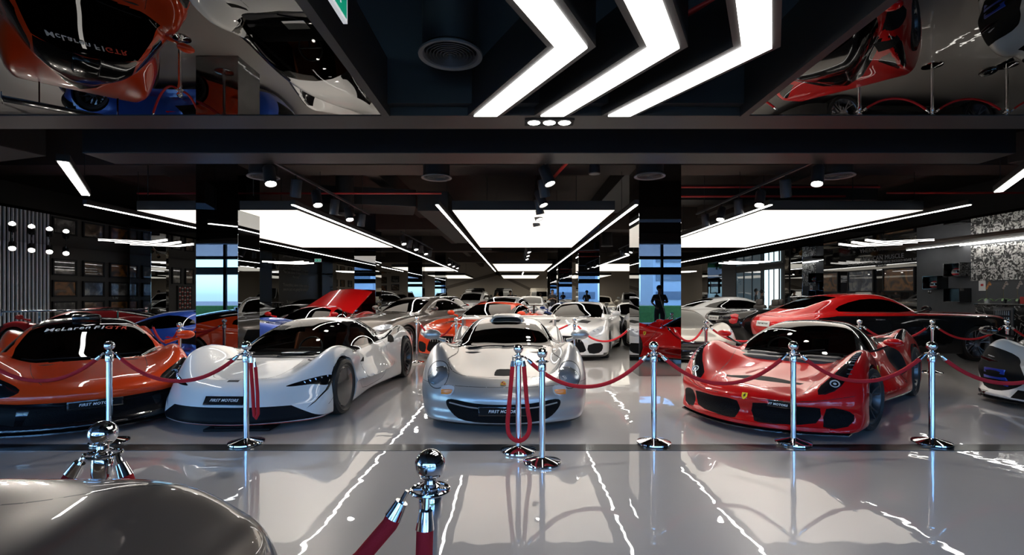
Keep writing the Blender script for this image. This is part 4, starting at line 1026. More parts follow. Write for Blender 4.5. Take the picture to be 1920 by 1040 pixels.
# ---------------------------------------------------------------- red hybrid hypercar
def slotF(b, X, Y, Z): return b
P_RED = dict(L=4.7, W=1.99, H=1.2, h=.022, belt=.76,
 xs=[0, .3, .6, .9, 1.2, 1.55, 2.2, 2.9, 3.4, 3.8, 4.3, 4.7], ys=[0, .3, .52, .74, .88, 1.0],
 z=[[.43,.41,.38,.36,.34,.32],[.49,.47,.46,.52,.50,.42],[.53,.51,.54,.69,.72,.66],[.58,.54,.60,.79,.84,.80],[.62,.61,.66,.81,.88,.86],[.70,.69,.69,.76,.79,.72],
    [.72,.72,.72,.71,.68,.58],[.80,.80,.80,.80,.78,.66],[.84,.84,.86,.92,.95,.90],[.84,.84,.86,.94,.98,.94],[.82,.82,.83,.86,.84,.74],[.78,.78,.78,.78,.76,.7]],
 plan=[(0, .88), (.35, .95), (.8, .985), (1.2, .985), (1.7, .92), (2.2, .88), (2.8, .93), (3.3, .985), (3.9, .995), (4.4, .96), (4.7, .9)],
 inset=[(.05, .05), (.15, .01), (.3, .0), (.45, .0), (.62, .03), (.9, .12)],
 nose=[(.05, .0), (.10, -.02), (.15, .02), (.3, .035), (.36, .01), (.42, .03), (.5, .08), (.6, .15), (.9, .40)], nose_k=.50, nose_p=2.0,
 tail=[(.1, .2), (.3, .06), (.5, .0), (.8, .03)], tail_k=.2, bottom=[(0, .075), (4.7, .1)],
 k=.12, kf=.09, kr=.1, side2=[(2.35, .42, .6, .22, .10)],
 can=[(1.25, .45), (1.5, .70), (1.8, .90), (2.1, 1.04), (2.4, 1.10), (2.75, 1.10), (3.2, 1.03), (3.8, .90), (4.4, .74), (4.7, .6)],
 canw=[(1.3, .62), (1.7, .74), (2.2, .78), (2.7, .72), (3.3, .52), (3.9, .3), (4.6, .12)], tumble=.72, crown=.2, kc=.18, kj=.05,
 wheels=[(1.05, .34, .34, .965, .26), (3.70, .36, .36, .99, .32)], wheel_style='5y', wkey='Y', wheel_mat=MATS['gunmetal'], cabin=(1.85, 2.8), seat_mat=M_LEATHER_R, cabw=.56, sidewall=.08, steer=-.12)
P_RED['regions'] = [
 ('windscreen', 'top', [(1.44, .60), (1.36, .3), (1.33, 0), (1.36, -.3), (1.44, -.60), (1.8, -.64), (2.15, -.54), (2.26, -.25), (2.28, 0), (2.26, .25), (2.15, .54), (1.8, .64)], dict(center=1, z=(.66, 2), mat=M_GLASS)),
 ('side_window', 'side', catmull([(1.95, .79), (2.2, .95), (2.5, 1.02), (2.8, .98), (3.05, .86), (2.6, .79)], 2), dict(mat=M_GLASSD, z=(.74, 2))),
 ('roof', 'top', [(1.40, .66), (1.30, .3), (1.28, 0), (1.30, -.3), (1.40, -.66), (1.9, -.8), (2.7, -.8), (3.3, -.55), (4.0, -.28), (4.3, 0), (4.0, .28), (3.3, .55), (2.7, .8), (1.9, .8)], dict(center=1, z=(.80, 2), mi=2)),
 ('pillar', 'side', [(1.4, .76), (2.1, 1.12), (2.8, 1.12), (3.8, .95), (3.2, .80), (2.0, .77)], dict(mi=2, z=(.775, 2))),
 ('front_intake', 'front', catmull([(.08, .325), (.35, .33), (.62, .33), (.655, .30), (.62, .17), (.35, .14), (.10, .14)], 2), dict(mat=M_GRILLE, depth=.14, dir=(1, 0, 0))),
 ('brake_intake', 'front', catmull([(.70, .32), (.82, .32), (.90, .26), (.86, .15), (.68, .14)], 2), dict(mat=M_GRILLE, depth=.10, dir=(1, 0, 0))),
 ('headlamp', 'top', catmull([(.27, .63), (.36, .75), (.52, .83), (.78, .862), (1.02, .855), (.98, .815), (.74, .79), (.54, .71), (.40, .62)], 2), dict(mat=M_BLACKG, depth=.012, dir=(0, 0, -1))),
 ('hood_outlet', 'top', [(.42, .0), (.43, .14), (.50, .40), (.56, .42), (.60, .2), (.60, 0)], dict(mat=M_BLACKM, depth=.05, dir=(.4, 0, -1))),
 ('door_intake', 'side', catmull([(2.42, .60), (2.62, .74), (2.85, .76), (3.05, .62), (3.12, .42), (2.8, .40), (2.5, .46)], 2), dict(mat=M_BLACKM, depth=.16)),
 ('deck_intake', 'top', [(2.95, .60), (3.0, .86), (3.12, .88), (3.2, .62)], dict(mat=M_BLACKM, depth=.06, dir=(0, 0, -1))),
 ('lower_lip', 'front', [(-.99, .04), (.99, .04), (.99, .088), (-.99, .088)], dict(center=1, mi=1)),
 ('skirt', 'side', [(1.4, .05), (3.4, .05), (3.4, .14), (1.4, .12)], dict(mi=2)),
 ('door_gap', 'side', [(1.75, .76), (1.62, .55), (1.66, .25), (2.5, .2), (2.6, .36)], dict(line=.006, mi=1)),
 ('hood_gap', 'top', [(1.32, .62), (1.0, .55), (.62, .52), (.24, .50)], dict(line=.005, mi=1)),
 ('bumper_gap', 'front', [(.30, .375), (.6, .39), (.9, .45)], dict(line=.005, mi=1)),
]
def shield(root, F, x=None, y=0, z=None, s=1.0, side=False):
    bb = bmesh.new()
    add_prism(bb, [(-.026*s, .034*s), (.026*s, .034*s), (.026*s, -.005*s), (.012*s, -.03*s), (0, -.038*s), (-.012*s, -.03*s), (-.026*s, -.005*s)], 0, .004, 'xyz')
    # small rearing horse silhouette in dark relief
    add_prism(bb, [(-.010*s, -.022*s), (-.004*s, -.006*s), (-.012*s, .004*s), (-.004*s, .014*s), (.004*s, .026*s), (.012*s, .016*s), (.006*s, .010*s), (.014*s, .0), (.004*s, .0), (.006*s, -.012*s), (.0, -.008*s)], .0035, .0055, 'xyz', 1)
    return bobj('shield_badge', bb, [pm('badge_yellow', (.85, .6, .02), .35), M_DARK], root, False)
def orient_on(o, F, x, y, z, spin=0, off=.003):
    n = F.normal(x, y, z); zax = n; up = Vector((0, 0, 1)); yax = (up-n*up.dot(n)).normalized(); xax = yax.cross(zax)
    R = Matrix((xax, yax, zax)).transposed().to_4x4(); o.matrix_basis = Matrix.Translation(Vector((x, y, z))+n*off) @ R @ Matrix.Rotation(spin, 4, 'Z')
def make_red():
    pt = paint('red_paint', (.55, .005, .006), .0, .3)
    root, F = build_car('hypercar', P_RED, pt, 'red hypercar with black roof at right, parked diagonally behind the ropes')
    x = F.xat(0, .385); b = shield(root, F, s=1.1); orient_on(b, F, x, 0, .385)
    for s in (1, -1):
        y = s*F.yat(1.45, .62); b = shield(root, F, s=1.2); orient_on(b, F, 1.45, y, .62)
        x, y = .42, s*.74; z = F.zat(x, y); bb = bmesh.new(); nn = F.normal(x, y, z); q = nn.to_track_quat('Z', 'Y').to_matrix().to_4x4()
        add_lathe(bb, [(.04, -.01), (.045, .008), (.036, .008), (.03, -.004), (.0, .012)], 24, Matrix.Translation((x, y, z-.005)) @ q); bobj('projector_lamp', bb, M_LAMP, root)
        bb = bmesh.new(); pts = []
        for k in range(9):
            x = .56+.05*k; y = s*.835; add_box(bb, (x, y, F.zat(x, y)-.001), (.03, .045, .008), bevel=.002)
        bobj('daytime_lamp', bb, pm('led_strip', (.10, .10, .11), .2, .5), root)
    # floating lower front wing in body colour, centre pillar stays
    bb = bmesh.new()
    P = [(F.xat(y, .12)-.035, y) for y in np.linspace(-.74, .74, 25)]; B = [(x+.12, y) for x, y in P[::-1]]
    add_prism(bb, P+B, .105, .135, 'xyz'); bobj('front_wing', bb, pt, root)
    bb = bmesh.new(); P = [(min(F.xat(y, .1)-.05+.03*abs(y), .34), y) for y in np.linspace(-.88, .88, 31)]; B = [(x+.12, y) for x, y in P[::-1]]
    add_prism(bb, P+B, .062, .075, 'xyz'); bobj('splitter', bb, M_BLACKG, root)
    for s in (1, -1):
        y = F.yat(1.72, .80)
        bb = bmesh.new(); r = bmesh.ops.create_uvsphere(bb, u_segments=20, v_segments=12, radius=.5); bmesh.ops.scale(bb, vec=(.16, .20, .10), verts=bb.verts[:])
        o = bobj('door_mirror', bb, pt, root, True, 60); o.location = (1.85, s*1.0, .90)
        bb = bmesh.new(); add_tube(bb, [(0, 0, -.02), (-.02, -s*.15, -.10), (-.04, -s*.28, -.14)], .014, 8); bobj('mirror_stalk', bb, M_BLACKG, o)
    wiper(root, F, [((1.38, .35), (1.62, -.35))])
    plate(root, F, .345, y=-.30, w=.40, hgt=.075, off=.008)
    finish_car(root, (2.42, 5.28), 46)
make_red()
# ---------------------------------------------------------------- orange supercar (left) and its pale cousin (right)
P_ORANGE = dict(L=4.6, W=1.96, H=1.2, h=.024, belt=.74,
 xs=[0, .3, .6, .9, 1.2, 1.6, 2.2, 2.9, 3.4, 3.8, 4.3, 4.6], ys=[0, .3, .52, .74, .88, 1.0],
 z=[[.50,.49,.47,.45,.43,.40],[.56,.55,.54,.56,.55,.48],[.61,.60,.60,.69,.73,.68],[.66,.65,.66,.77,.84,.82],[.70,.70,.70,.77,.82,.80],[.72,.72,.72,.71,.70,.6],
    [.72,.72,.72,.71,.68,.58],[.78,.78,.78,.78,.76,.66],[.82,.82,.84,.90,.92,.88],[.84,.84,.86,.92,.95,.92],[.84,.84,.85,.86,.84,.74],[.80,.80,.80,.80,.78,.7]],
 plan=[(0, .86), (.35, .94), (.8, .975), (1.2, .97), (1.7, .91), (2.2, .87), (2.8, .92), (3.3, .975), (3.9, .98), (4.3, .95), (4.6, .9)],
 inset=[(.05, .04), (.15, .01), (.3, .0), (.45, .0), (.62, .03), (.9, .12)],
 nose=[(.05, .0), (.1, -.02), (.2, .08), (.32, .09), (.42, .04), (.5, .09), (.6, .16), (.9, .42)], nose_k=.46, nose_p=2.1,
 tail=[(.1, .2), (.3, .06), (.5, .0), (.8, .03)], tail_k=.2, bottom=[(0, .07), (4.6, .1)],
 k=.12, kf=.09, kr=.1, side2=[(2.35, .42, .6, .22, .10)],
 can=[(.8, .45), (1.1, .68), (1.45, .88), (1.8, 1.05), (2.15, 1.13), (2.6, 1.14), (3.1, 1.06), (3.7, .93), (4.3, .76), (4.6, .65)],
 canw=[(.9, .66), (1.3, .80), (1.9, .80), (2.6, .72), (3.2, .52), (3.9, .3), (4.5, .12)], tumble=.62, crown=.16, kc=.15, kj=.05,
 wheels=[(1.0, .33, .33, .95, .26), (3.65, .35, .35, .975, .32)], wheel_style='10', wheel_mat=M_DARK, cabin=(1.5, 2.5), cabw=.56, sidewall=.08)
wsO = [(1.14, .70), (1.05, .35), (1.02, 0), (1.05, -.35), (1.14, -.70), (1.5, -.66), (1.88, -.54), (1.98, -.25), (2.0, 0), (1.98, .25), (1.88, .54), (1.5, .66)]
P_ORANGE['regions'] = [
 ('windscreen', 'top', wsO, dict(center=1, z=(.68, 2), mat=M_GLASSD)),
 ('side_window', 'side', catmull([(1.5, .79), (1.85, .96), (2.2, 1.04), (2.55, 1.0), (2.75, .86), (2.2, .78)], 2), dict(mat=M_GLASSD, z=(.73, 2))),
 ('roof', 'top', [(1.9, .53), (2.02, 0), (1.9, -.53), (2.6, -.52), (3.3, -.38), (4.0, -.2), (4.3, 0), (4.0, .2), (3.3, .38), (2.6, .52)], dict(center=1, z=(.80, 2), mi=2)),
 ('lower_bumper', 'front', [(-1, .05), (1, .05), (1, .40), (.6, .36), (0, .345), (-.6, .36), (-1, .40)], dict(center=1, mi=2, x=(-1, .75))),
 ('front_intake', 'front', [(-.5, .30), (.5, .30), (.56, .15), (-.56, .15)], dict(center=1, mat=M_GRILLE, depth=.1, dir=(1, 0, 0))),
 ('side_intake', 'front', [(.60, .32), (.84, .34), (.86, .2), (.62, .15)], dict(mat=M_BLACKM, depth=.1, dir=(1, 0, 0))),
 ('headlamp', 'front', catmull([(.58, .50), (.72, .60), (.88, .68), (.93, .60), (.92, .47), (.80, .43), (.66, .44)], 3), dict(mat=M_BLACKG, depth=.05, dir=(1, 0, 0), x=(0, .9))),
 ('hood_gap', 'top', [(1.0, .52), (.6, .5), (.26, .42)], dict(line=.006, mi=1)),
 ('hood_vent', 'top', [(.48, .20), (.50, .34), (.62, .30), (.60, .18)], dict(mat='paint', depth=.03, dir=(0, 0, -1))),
 ('door_gap', 'side', [(1.3, .72), (1.4, .25), (2.4, .2), (2.5, .4)], dict(line=.006, mi=1)),
 ('skirt', 'side', [(.3, .05), (4.4, .05), (4.4, .17), (.3, .15)], dict(mi=2)),
]
def make_orange():
    pt = paint('orange_paint', (.80, .062, .010), 0, .3)
    P = dict(P_ORANGE); P['regions'] = [(a, b, c, dict(d, mat=pt) if d.get('mat') == 'paint' else d) for a, b, c, d in P_ORANGE['regions']]
    root, F = build_car('supercar', P, pt, 'orange supercar with black roof, wing and lower bumper at the left edge')
    lamps(root, F, .78, .53)
    bb = bmesh.new(); add_box(bb, (2.25, 0, 1.15), (.5, .30, .09), bevel=.03); bobj('roof_scoop', bb, M_BLACKG, root, True, 50)
    bb = bmesh.new(); add_box(bb, (4.45, 0, 1.20), (.3, 1.84, .025), bevel=.008); bobj('rear_wing', bb, M_BLACKG, root, True, 40)
    for s in (1, -1):
        bb = bmesh.new(); add_box(bb, (4.4, s*.5, 1.0), (.12, .02, .40)); bobj('wing_support', bb, M_BLACKG, root, False)
        bb = bmesh.new(); add_box(bb, (4.45, s*.925, 1.19), (.34, .015, .1)); bobj('wing_endplate', bb, M_BLACKG, root, False)
    bb = bmesh.new(); P_ = [(min(F.xat(y, .1)-.07+.03*abs(y), .38), y) for y in np.linspace(-.92, .92, 31)]; B = [(x+.2, y) for x, y in P_[::-1]]
    add_prism(bb, P_+B, .06, .075, 'xyz'); bobj('splitter', bb, M_BLACKG, root)
    mirror(root, F, 1.25, .92, 1.0, pt, (.12, .22, .12), arm=.8)
    wiper(root, F, [((1.08, .0), (1.16, .6)), ((1.10, -.05), (1.18, -.5))])
    plate(root, F, .31, y=0, w=.46, hgt=.09, off=.035, tilt=0)
    banner(root, F, [('McLaren', M_WHITE_TXT, .20, .16), ('F1', M_WHITE_TXT, -.11, .10), ('GTR', pm('banner_red', (.7, .05, .02), .5), -.28, .12)], 1.74)
    finish_car(root, (-4.42, 5.22), -43)
def banner(root, F, items, x):
    xx = x; z = F.zat(xx, 0); z2 = F.zat(xx-.05, 0); sl = math.atan2(z-z2, .05)
    for s, m, y, w in items:
        o = text_mesh('windscreen_lettering', s, .115, m, root, .0006, .3, 1.12, bold=.002)
        zz = F.zat(xx, y+.0); o.location = (xx, y, zz+.012); o.rotation_euler = (0, 0, 0)
        xa = Vector((0, -1, 0)); ya = Vector((math.cos(sl), 0, math.sin(sl))); dz = (F.zat(xx, y+.05)-F.zat(xx, y-.05))/.1
        xa = Vector((0, -1, -dz)).normalized(); za = xa.cross(ya).normalized(); ya = za.cross(xa)
        o.matrix_basis = Matrix.Translation((xx, y, zz+.010)) @ Matrix((xa, ya, za)).transposed().to_4x4()
def lamps(root, F, y0, z0, r=.035, n=2, mat=None):
    for s in (1, -1):
        bb = bmesh.new()
        for k in range(n):
            y = s*(y0-.04+.08*k); z = z0+.03*k; x = F.xat(y, z)+.02
            add_lathe(bb, [(r, .0), (r*1.1, .02), (r*.85, .02), (r*.7, .0), (0, .016)], 16, Matrix.Translation((x, y, z)) @ Matrix.Rotation(-PI/2, 4, 'Y'))
        bobj('headlamp_element', bb, mat or M_LAMP, root)
make_orange()
P_PALE = dict(P_ORANGE); P_PALE['h'] = .026
P_PALE['accent'] = pm('blue_duct', (.01, .05, .45), .3, 0, 1)
P_PALE['regions'] = [
 ('windscreen', 'top', wsO, dict(center=1, z=(.68, 2), mat=M_GLASSD)),
 ('side_window', 'side', catmull([(1.5, .79), (1.85, .96), (2.2, 1.04), (2.55, 1.0), (2.75, .86), (2.2, .78)], 2), dict(mat=M_GLASSD, z=(.73, 2))),
 ('eye_socket', 'front', catmull([(.36, .40), (.48, .56), (.70, .69), (.88, .74), (.955, .62), (.94, .38), (.86, .20), (.62, .18), (.42, .28)], 3), dict(mat=M_BLACKM, depth=.10, dir=(1, 0, 0), x=(0, .95))),
 ('front_intake', 'front', [(-.45, .22), (.45, .22), (.5, .12), (-.5, .12)], dict(center=1, mat=M_GRILLE, depth=.1, dir=(1, 0, 0))),
 ('lower_lip', 'front', [(-1, .04), (1, .04), (1, .10), (-1, .10)], dict(center=1, mi=1)),
 ('skirt', 'side', [(.3, .05), (4.4, .05), (4.4, .17), (.3, .15)], dict(mi=2)),
 ('hood_gap', 'top', [(1.0, .52), (.6, .45), (.26, .3)], dict(line=.006, mi=1)),
]
def make_pale():
    pt = paint('pearl_white_paint', (.68, .67, .65), .1, .3)
    root, F = build_car('supercar', P_PALE, pt, 'pearl white supercar with blue air ducts cut off by the right edge')
    for s in (1, -1):
        bb = bmesh.new()
        for k, z in enumerate((.27, .35, .43)): add_box(bb, (F.xat(s*.72, z)+.025, s*.70, z), (.06, .38-.03*k, .066), rz=-s*.62, bevel=.006)
        bobj('blue_fin', bb, P_PALE['accent'], root)
        bb = bmesh.new(); add_box(bb, (F.xat(s*.74, .54)+.03, s*.72, .54), (.06, .42, .05), rz=-s*.5, rx=s*.25, bevel=.01); bobj('headlamp', bb, M_BLACKG, root)
        bb = bmesh.new(); add_box(bb, (F.xat(s*.74, .585)+.01, s*.70, .585), (.03, .30, .012), rz=-s*.5, rx=s*.25, bevel=.003); bobj('headlamp_strip', bb, M_LAMP, root)
    bb = bmesh.new(); P_ = [(min(F.xat(y, .1)-.08+.03*abs(y), .34), y) for y in np.linspace(-.90, .90, 31)]; B = [(x+.2, y) for x, y in P_[::-1]]
    add_prism(bb, P_+B, .065, .08, 'xyz'); bobj('splitter', bb, M_BLACKG, root)
    mirror(root, F, 1.2, .93, 1.04, M_BLACKG, (.14, .24, .13), arm=.8)
    finish_car(root, (6.62, 6.0), 60)
make_pale()
# ---------------------------------------------------------------- taupe car, only its rounded end in the bottom left corner
P_TAUPE = dict(L=4.6, W=1.94, H=1.3, h=.025, belt=.84,
 xs=[0, .15, .4, .8, 1.2, 1.7, 2.4, 3.2, 3.9, 4.6], ys=[0, .3, .55, .74, .88, 1.0],
 z=[[.88,.88,.875,.82,.76,.70],[.925,.925,.915,.86,.82,.76],[.94,.94,.935,.88,.86,.81],[.95,.95,.94,.90,.88,.84],[.96,.96,.95,.92,.90,.86],[.94,.94,.93,.90,.88,.82],[.86,.86,.86,.84,.82,.72],[.80,.8,.8,.82,.82,.72],[.7,.7,.7,.72,.72,.6],[.55,.55,.55,.55,.52,.45]],
 plan=[(0, .90), (.4, .94), (1.0, .97), (2.2, .93), (3.4, .96), (4.6, .88)],
 inset=[(.05, .08), (.2, .02), (.45, 0), (.7, .02), (.9, .10)],
 nose=[(.05, .12), (.2, .02), (.45, .0), (.6, .0), (.72, .01), (.8, .02), (.9, .05), (1.0, .12)], nose_k=.34, nose_p=3.4,
 tail=[(.1, .1), (.3, .0), (.5, .05), (.8, .2)], tail_k=.35, bottom=[(0, .12), (4.6, .1)], k=.09, kf=.10, kr=.12,
 can=[(.7, .5), (1.1, .90), (1.5, 1.08), (2.0, 1.24), (2.5, 1.26), (3.0, 1.1), (3.4, .9), (3.9, .6)],
 canw=[(.8, .5), (1.4, .66), (2.2, .74), (3.0, .72), (3.8, .6)], tumble=.5, crown=.1, kc=.16, kj=.06,
 wheels=[(.95, .34, .34, .955, .29), (3.55, .33, .33, .93, .25)], wheel_style='5', cabin=(1.9, 2.7))
P_TAUPE['regions'] = [
 ('rear_window', 'top', [(1.12, .40), (1.1, 0), (1.12, -.40), (1.85, -.50), (1.9, 0), (1.85, .5)], dict(center=1, z=(.9, 2), mat=M_GLASSD)),
 ('windscreen', 'top', [(3.35, .58), (3.42, 0), (3.35, -.58), (2.7, -.5), (2.65, 0), (2.7, .5)], dict(center=1, z=(.8, 2), mat=M_GLASSD)),
 ('side_window', 'side', [(1.5, .90), (1.9, 1.12), (2.6, 1.14), (3.1, .90)], dict(mat=M_GLASSD, z=(.86, 2))),
 ('engine_lid_gap', 'top', [(.10, .66), (.14, .58), (.24, .48), (.34, .32), (.375, .15), (.38, 0)], dict(line=.008, mi=1)),
 ('tail_lamp', 'front', catmull([(.5, .62), (.85, .62), (.87, .56), (.5, .56)], 2), dict(mat=M_RED_LENS, lift=.003)),
]
def make_taupe():
    pt = paint('taupe_paint', (.17, .145, .125), .5, .30)
    root, F = build_car('sports_car', P_TAUPE, pt, 'glossy taupe car filling the bottom left corner, only its rounded end in view')
    mirror(root, F, 3.05, .98, .96, pt, (.12, .22, .13), arm=.8)
    finish_car(root, (-1.50, 1.60), 180)
make_taupe()
# ---------------------------------------------------------------- mid-ground car types (each built once, copied and repainted)
BASE = paint('graphite_paint', (.05, .048, .046), .3, .3)
M_CHROMEG = pm('chrome_trim', (.7, .7, .72), .12, 1)
def star(root, x, z, r, y=0):
    bb = bmesh.new(); ring = [(r+.006*math.cos(a), .006*math.sin(a)) for a in [2*PI*i/6 for i in range(6)]]
    add_lathe(bb, ring, 28, Matrix.Translation((x, y, z)) @ Matrix.Rotation(PI/2, 4, 'Y'), close=True)
    for k in range(3):
        a = PI/2+2*PI*k/3; add_cyl(bb, (x, y, z), (x, y+r*math.cos(a), z+r*math.sin(a)), .016, .004, 8)
    bobj('emblem', bb, M_CHROME, root)
P_GT = dict(L=4.55, W=1.96, H=1.35, h=.032, belt=.92,
 xs=[0, .3, .7, 1.1, 1.6, 2.1, 3.0, 3.6, 4.1, 4.55], ys=[0, .3, .55, .76, .9, 1.0],
 z=[[.66,.66,.64,.60,.56,.5],[.76,.75,.73,.71,.68,.60],[.82,.81,.79,.80,.79,.72],[.86,.85,.83,.85,.87,.82],[.90,.89,.87,.87,.87,.80],[.92,.91,.89,.88,.86,.78],[.92,.92,.90,.90,.88,.80],[.94,.94,.94,.95,.95,.90],[.92,.92,.91,.92,.92,.86],[.84,.84,.84,.82,.8,.74]],
 plan=[(0, .86), (.3, .94), (.9, .975), (1.5, .95), (2.4, .93), (3.4, .975), (4.1, .96), (4.55, .86)],
 inset=[(.05, .05), (.2, .0), (.5, .0), (.7, .02), (.95, .10)],
 nose=[(.05, .02), (.15, .0), (.4, .0), (.6, .05), (.75, .16), (1, .4)], nose_k=.36, nose_p=2.3,
 tail=[(.1, .15), (.4, .0), (.85, .05), (1, .2)], tail_k=.3, bottom=[(0, .09), (4.55, .12)], k=.12, kf=.10, kr=.12,
 can=[(1.55, .7), (1.85, .95), (2.2, 1.12), (2.6, 1.25), (3.0, 1.28), (3.5, 1.22), (4.0, 1.07), (4.4, .92)],
 canw=[(1.6, .62), (2.1, .74), (2.9, .76), (3.6, .68), (4.3, .5)], tumble=.52, crown=.12, kc=.14, kj=.04,
 wheels=[(.95, .34, .34, .955, .25), (3.60, .35, .35, .965, .29)], wheel_style='10', wheel_mat=M_DARK, cabin=(2.3, 3.2), interior=False)
def gt_regions(hood_mat=None):
    R = [
 ('windscreen', 'top', [(1.78, .64), (1.70, .35), (1.67, 0), (1.70, -.35), (1.78, -.64), (2.2, -.64), (2.52, -.50), (2.56, 0), (2.52, .50), (2.2, .64)], dict(center=1, z=(.90, 2), mat=M_GLASSD)),
 ('side_window', 'side', catmull([(2.05, .97), (2.4, 1.12), (2.8, 1.19), (3.2, 1.17), (3.6, 1.02), (3.0, .95)], 2), dict(mat=M_GLASSD, z=(.92, 2))),
 ('rear_window', 'top', [(3.5, .46), (3.45, 0), (3.5, -.46), (4.15, -.36), (4.2, 0), (4.15, .36)], dict(center=1, z=(.95, 2), mat=M_GLASSD)),
 ('radiator_grille', 'front', catmull([(-.38, .52), (0, .56), (.38, .52), (.52, .30), (.48, .20), (0, .18), (-.48, .20), (-.52, .30)], 2), dict(center=1, mat=M_GRILLE, depth=.08, dir=(1, 0, 0))),
 ('side_intake', 'front', catmull([(.58, .36), (.84, .40), (.88, .28), (.80, .18), (.60, .18)], 2), dict(mat=M_BLACKM, depth=.08, dir=(1, 0, 0))),
 ('headlamp', 'front', catmull([(.56, .60), (.72, .72), (.86, .76), (.91, .68), (.84, .56), (.68, .54)], 2), dict(mat=M_LAMP, depth=.02, dir=(1, 0, 0), x=(0, .9))),
 ('hood_vent', 'top', [(.75, .22), (.75, .46), (1.15, .50), (1.2, .26)], dict(mat=M_BLACKM, depth=.02, dir=(0, 0, -1))),
 ('tail_lamp', 'rear', [(.5, .80), (.85, .78), (.86, .72), (.5, .74)], dict(mat=M_RED_LENS, lift=.002)),
 ('lower_lip', 'front', [(-1, .04), (1, .04), (1, .14), (-1, .14)], dict(center=1, mi=2)),
 ('skirt', 'side', [(.3, .05), (4.4, .05), (4.4, .2), (.3, .18)], dict(mi=2))]
    return R
P_GT['regions'] = gt_regions()
def make_gt(label):
    root, F = build_car('grand_tourer', P_GT, BASE, label)
    bb = bmesh.new()
    for i in range(-6, 7): add_box(bb, (F.xat(i*.07, .37)+.01, i*.07, .37), (.012, .014, .30-.012*abs(i)))
    bobj('grille_bars', bb, M_CHROMEG, root, False)
    star(root, F.xat(0, .38)-.02, .38, .10)
    lamps(root, F, .72, .64, .03, 2)
    mirror(root, F, 2.0, 1.0, 1.0, BASE, (.13, .22, .13), arm=.85)
    bb = bmesh.new(); add_box(bb, (4.3, 0, 1.16), (.28, 1.5, .025), bevel=.008); bobj('rear_wing', bb, M_BLACKG, root)
    for s in (1, -1): box('wing_support', (4.3, s*.5, 1.03), (.1, .02, .24), M_BLACKG, root)
    return root
P_SUP = dict(P_ORANGE); P_SUP.update(h=.04, interior=False, accent=M_BLACKG)
P_SUP['regions'] = [r for r in P_PALE['regions'] if r[0] not in ('hood_gap',)]+[('engine_deck', 'top', [(2.6, .40), (2.6, -.40), (3.9, -.2), (4.2, 0), (3.9, .2)], dict(center=1, z=(.8, 2), mi=2)), ('door_intake', 'side', [(2.5, .5), (2.7, .72), (3.05, .7), (2.9, .45)], dict(mat=M_BLACKM, depth=.08)), ('tail_lamp', 'rear', [(.3, .66), (.86, .66), (.86, .60), (.3, .60)], dict(mat=M_RED_LENS, lift=.002)), ('rear_grille', 'rear', [(.0, .58), (.84, .58), (.8, .3), (.0, .3)], dict(mat=M_GRILLE, lift=.001))]
def make_sup(label):
    root, F = build_car('supercar', P_SUP, BASE, label)
    lamps(root, F, .72, .55, .03, 2); mirror(root, F, 1.2, .93, 1.0, BASE, (.12, .22, .12), arm=.8)
    return root
P_SUV = dict(L=4.9, W=1.98, H=1.8, h=.05, belt=1.12,
 xs=[0, .3, .8, 1.4, 1.8, 2.6, 3.6, 4.3, 4.9], ys=[0, .4, .7, .88, 1.0],
 z=[[.90,.90,.86,.80,.7],[.98,.98,.96,.92,.84],[1.04,1.03,1.02,1.0,.95],[1.10,1.09,1.08,1.04,.98],[1.12,1.12,1.10,1.04,1.0],[1.12,1.12,1.12,1.08,1.0],[1.12,1.12,1.12,1.1,1.02],[1.1,1.1,1.1,1.08,1.0],[1.0,1.0,1.0,.96,.88]],
 plan=[(0, .88), (.4, .96), (1.0, .985), (2.5, .96), (4.0, .985), (4.9, .90)], inset=[(.1, .05), (.3, .0), (.8, .0), (1.1, .08)],
 nose=[(.1, .08), (.3, .0), (.7, .0), (.9, .06), (1.2, .25)], nose_k=.28, tail=[(.2, .1), (.5, .0), (1.0, .06)], tail_k=.22,
 bottom=[(0, .2), (4.9, .24)], k=.12, kf=.10, kr=.10,
 can=[(1.35, .9), (1.7, 1.16), (2.1, 1.44), (2.5, 1.62), (3.2, 1.66), (4.0, 1.58), (4.5, 1.38), (4.85, 1.1)],
 canw=[(1.4, .76), (2.2, .84), (3.4, .84), (4.8, .78)], tumble=.32, crown=.06, kc=.14, kj=.04,
 wheels=[(.95, .38, .38, .965, .26), (3.85, .38, .38, .965, .28)], wheel_style='5', arch_gap=.045, interior=False)
P_SUV['regions'] = [
 ('windscreen', 'top', [(1.62, .66), (1.56, 0), (1.62, -.66), (2.3, -.62), (2.38, 0), (2.3, .62)], dict(center=1, z=(1.12, 2), mat=M_GLASSD)),
 ('side_window', 'side', [(2.0, 1.17), (2.35, 1.42), (2.6, 1.52), (3.9, 1.49), (4.35, 1.25), (4.2, 1.16)], dict(mat=M_GLASSD, z=(1.13, 2))),
 ('rear_window', 'rear', [(.0, 1.45), (.55, 1.45), (.66, 1.18), (0, 1.18)], dict(mat=M_GLASSD, z=(1.1, 2))),
 ('radiator_grille', 'front', [(-.6, .76), (.6, .76), (.66, .5), (.4, .36), (-.4, .36), (-.66, .5)], dict(center=1, mat=M_GRILLE, depth=.06, dir=(1, 0, 0))),
 ('headlamp', 'front', [(.62, .84), (.90, .86), (.92, .76), (.68, .76)], dict(mat=M_LAMP, depth=.02, dir=(1, 0, 0))),
 ('tail_lamp', 'rear', [(.5, 1.0), (.92, 1.0), (.92, .9), (.5, .92)], dict(mat=M_RED_LENS, lift=.002)),
 ('cladding', 'side', [(0, .1), (4.9, .1), (4.9, .34), (0, .34)], dict(mi=1))]
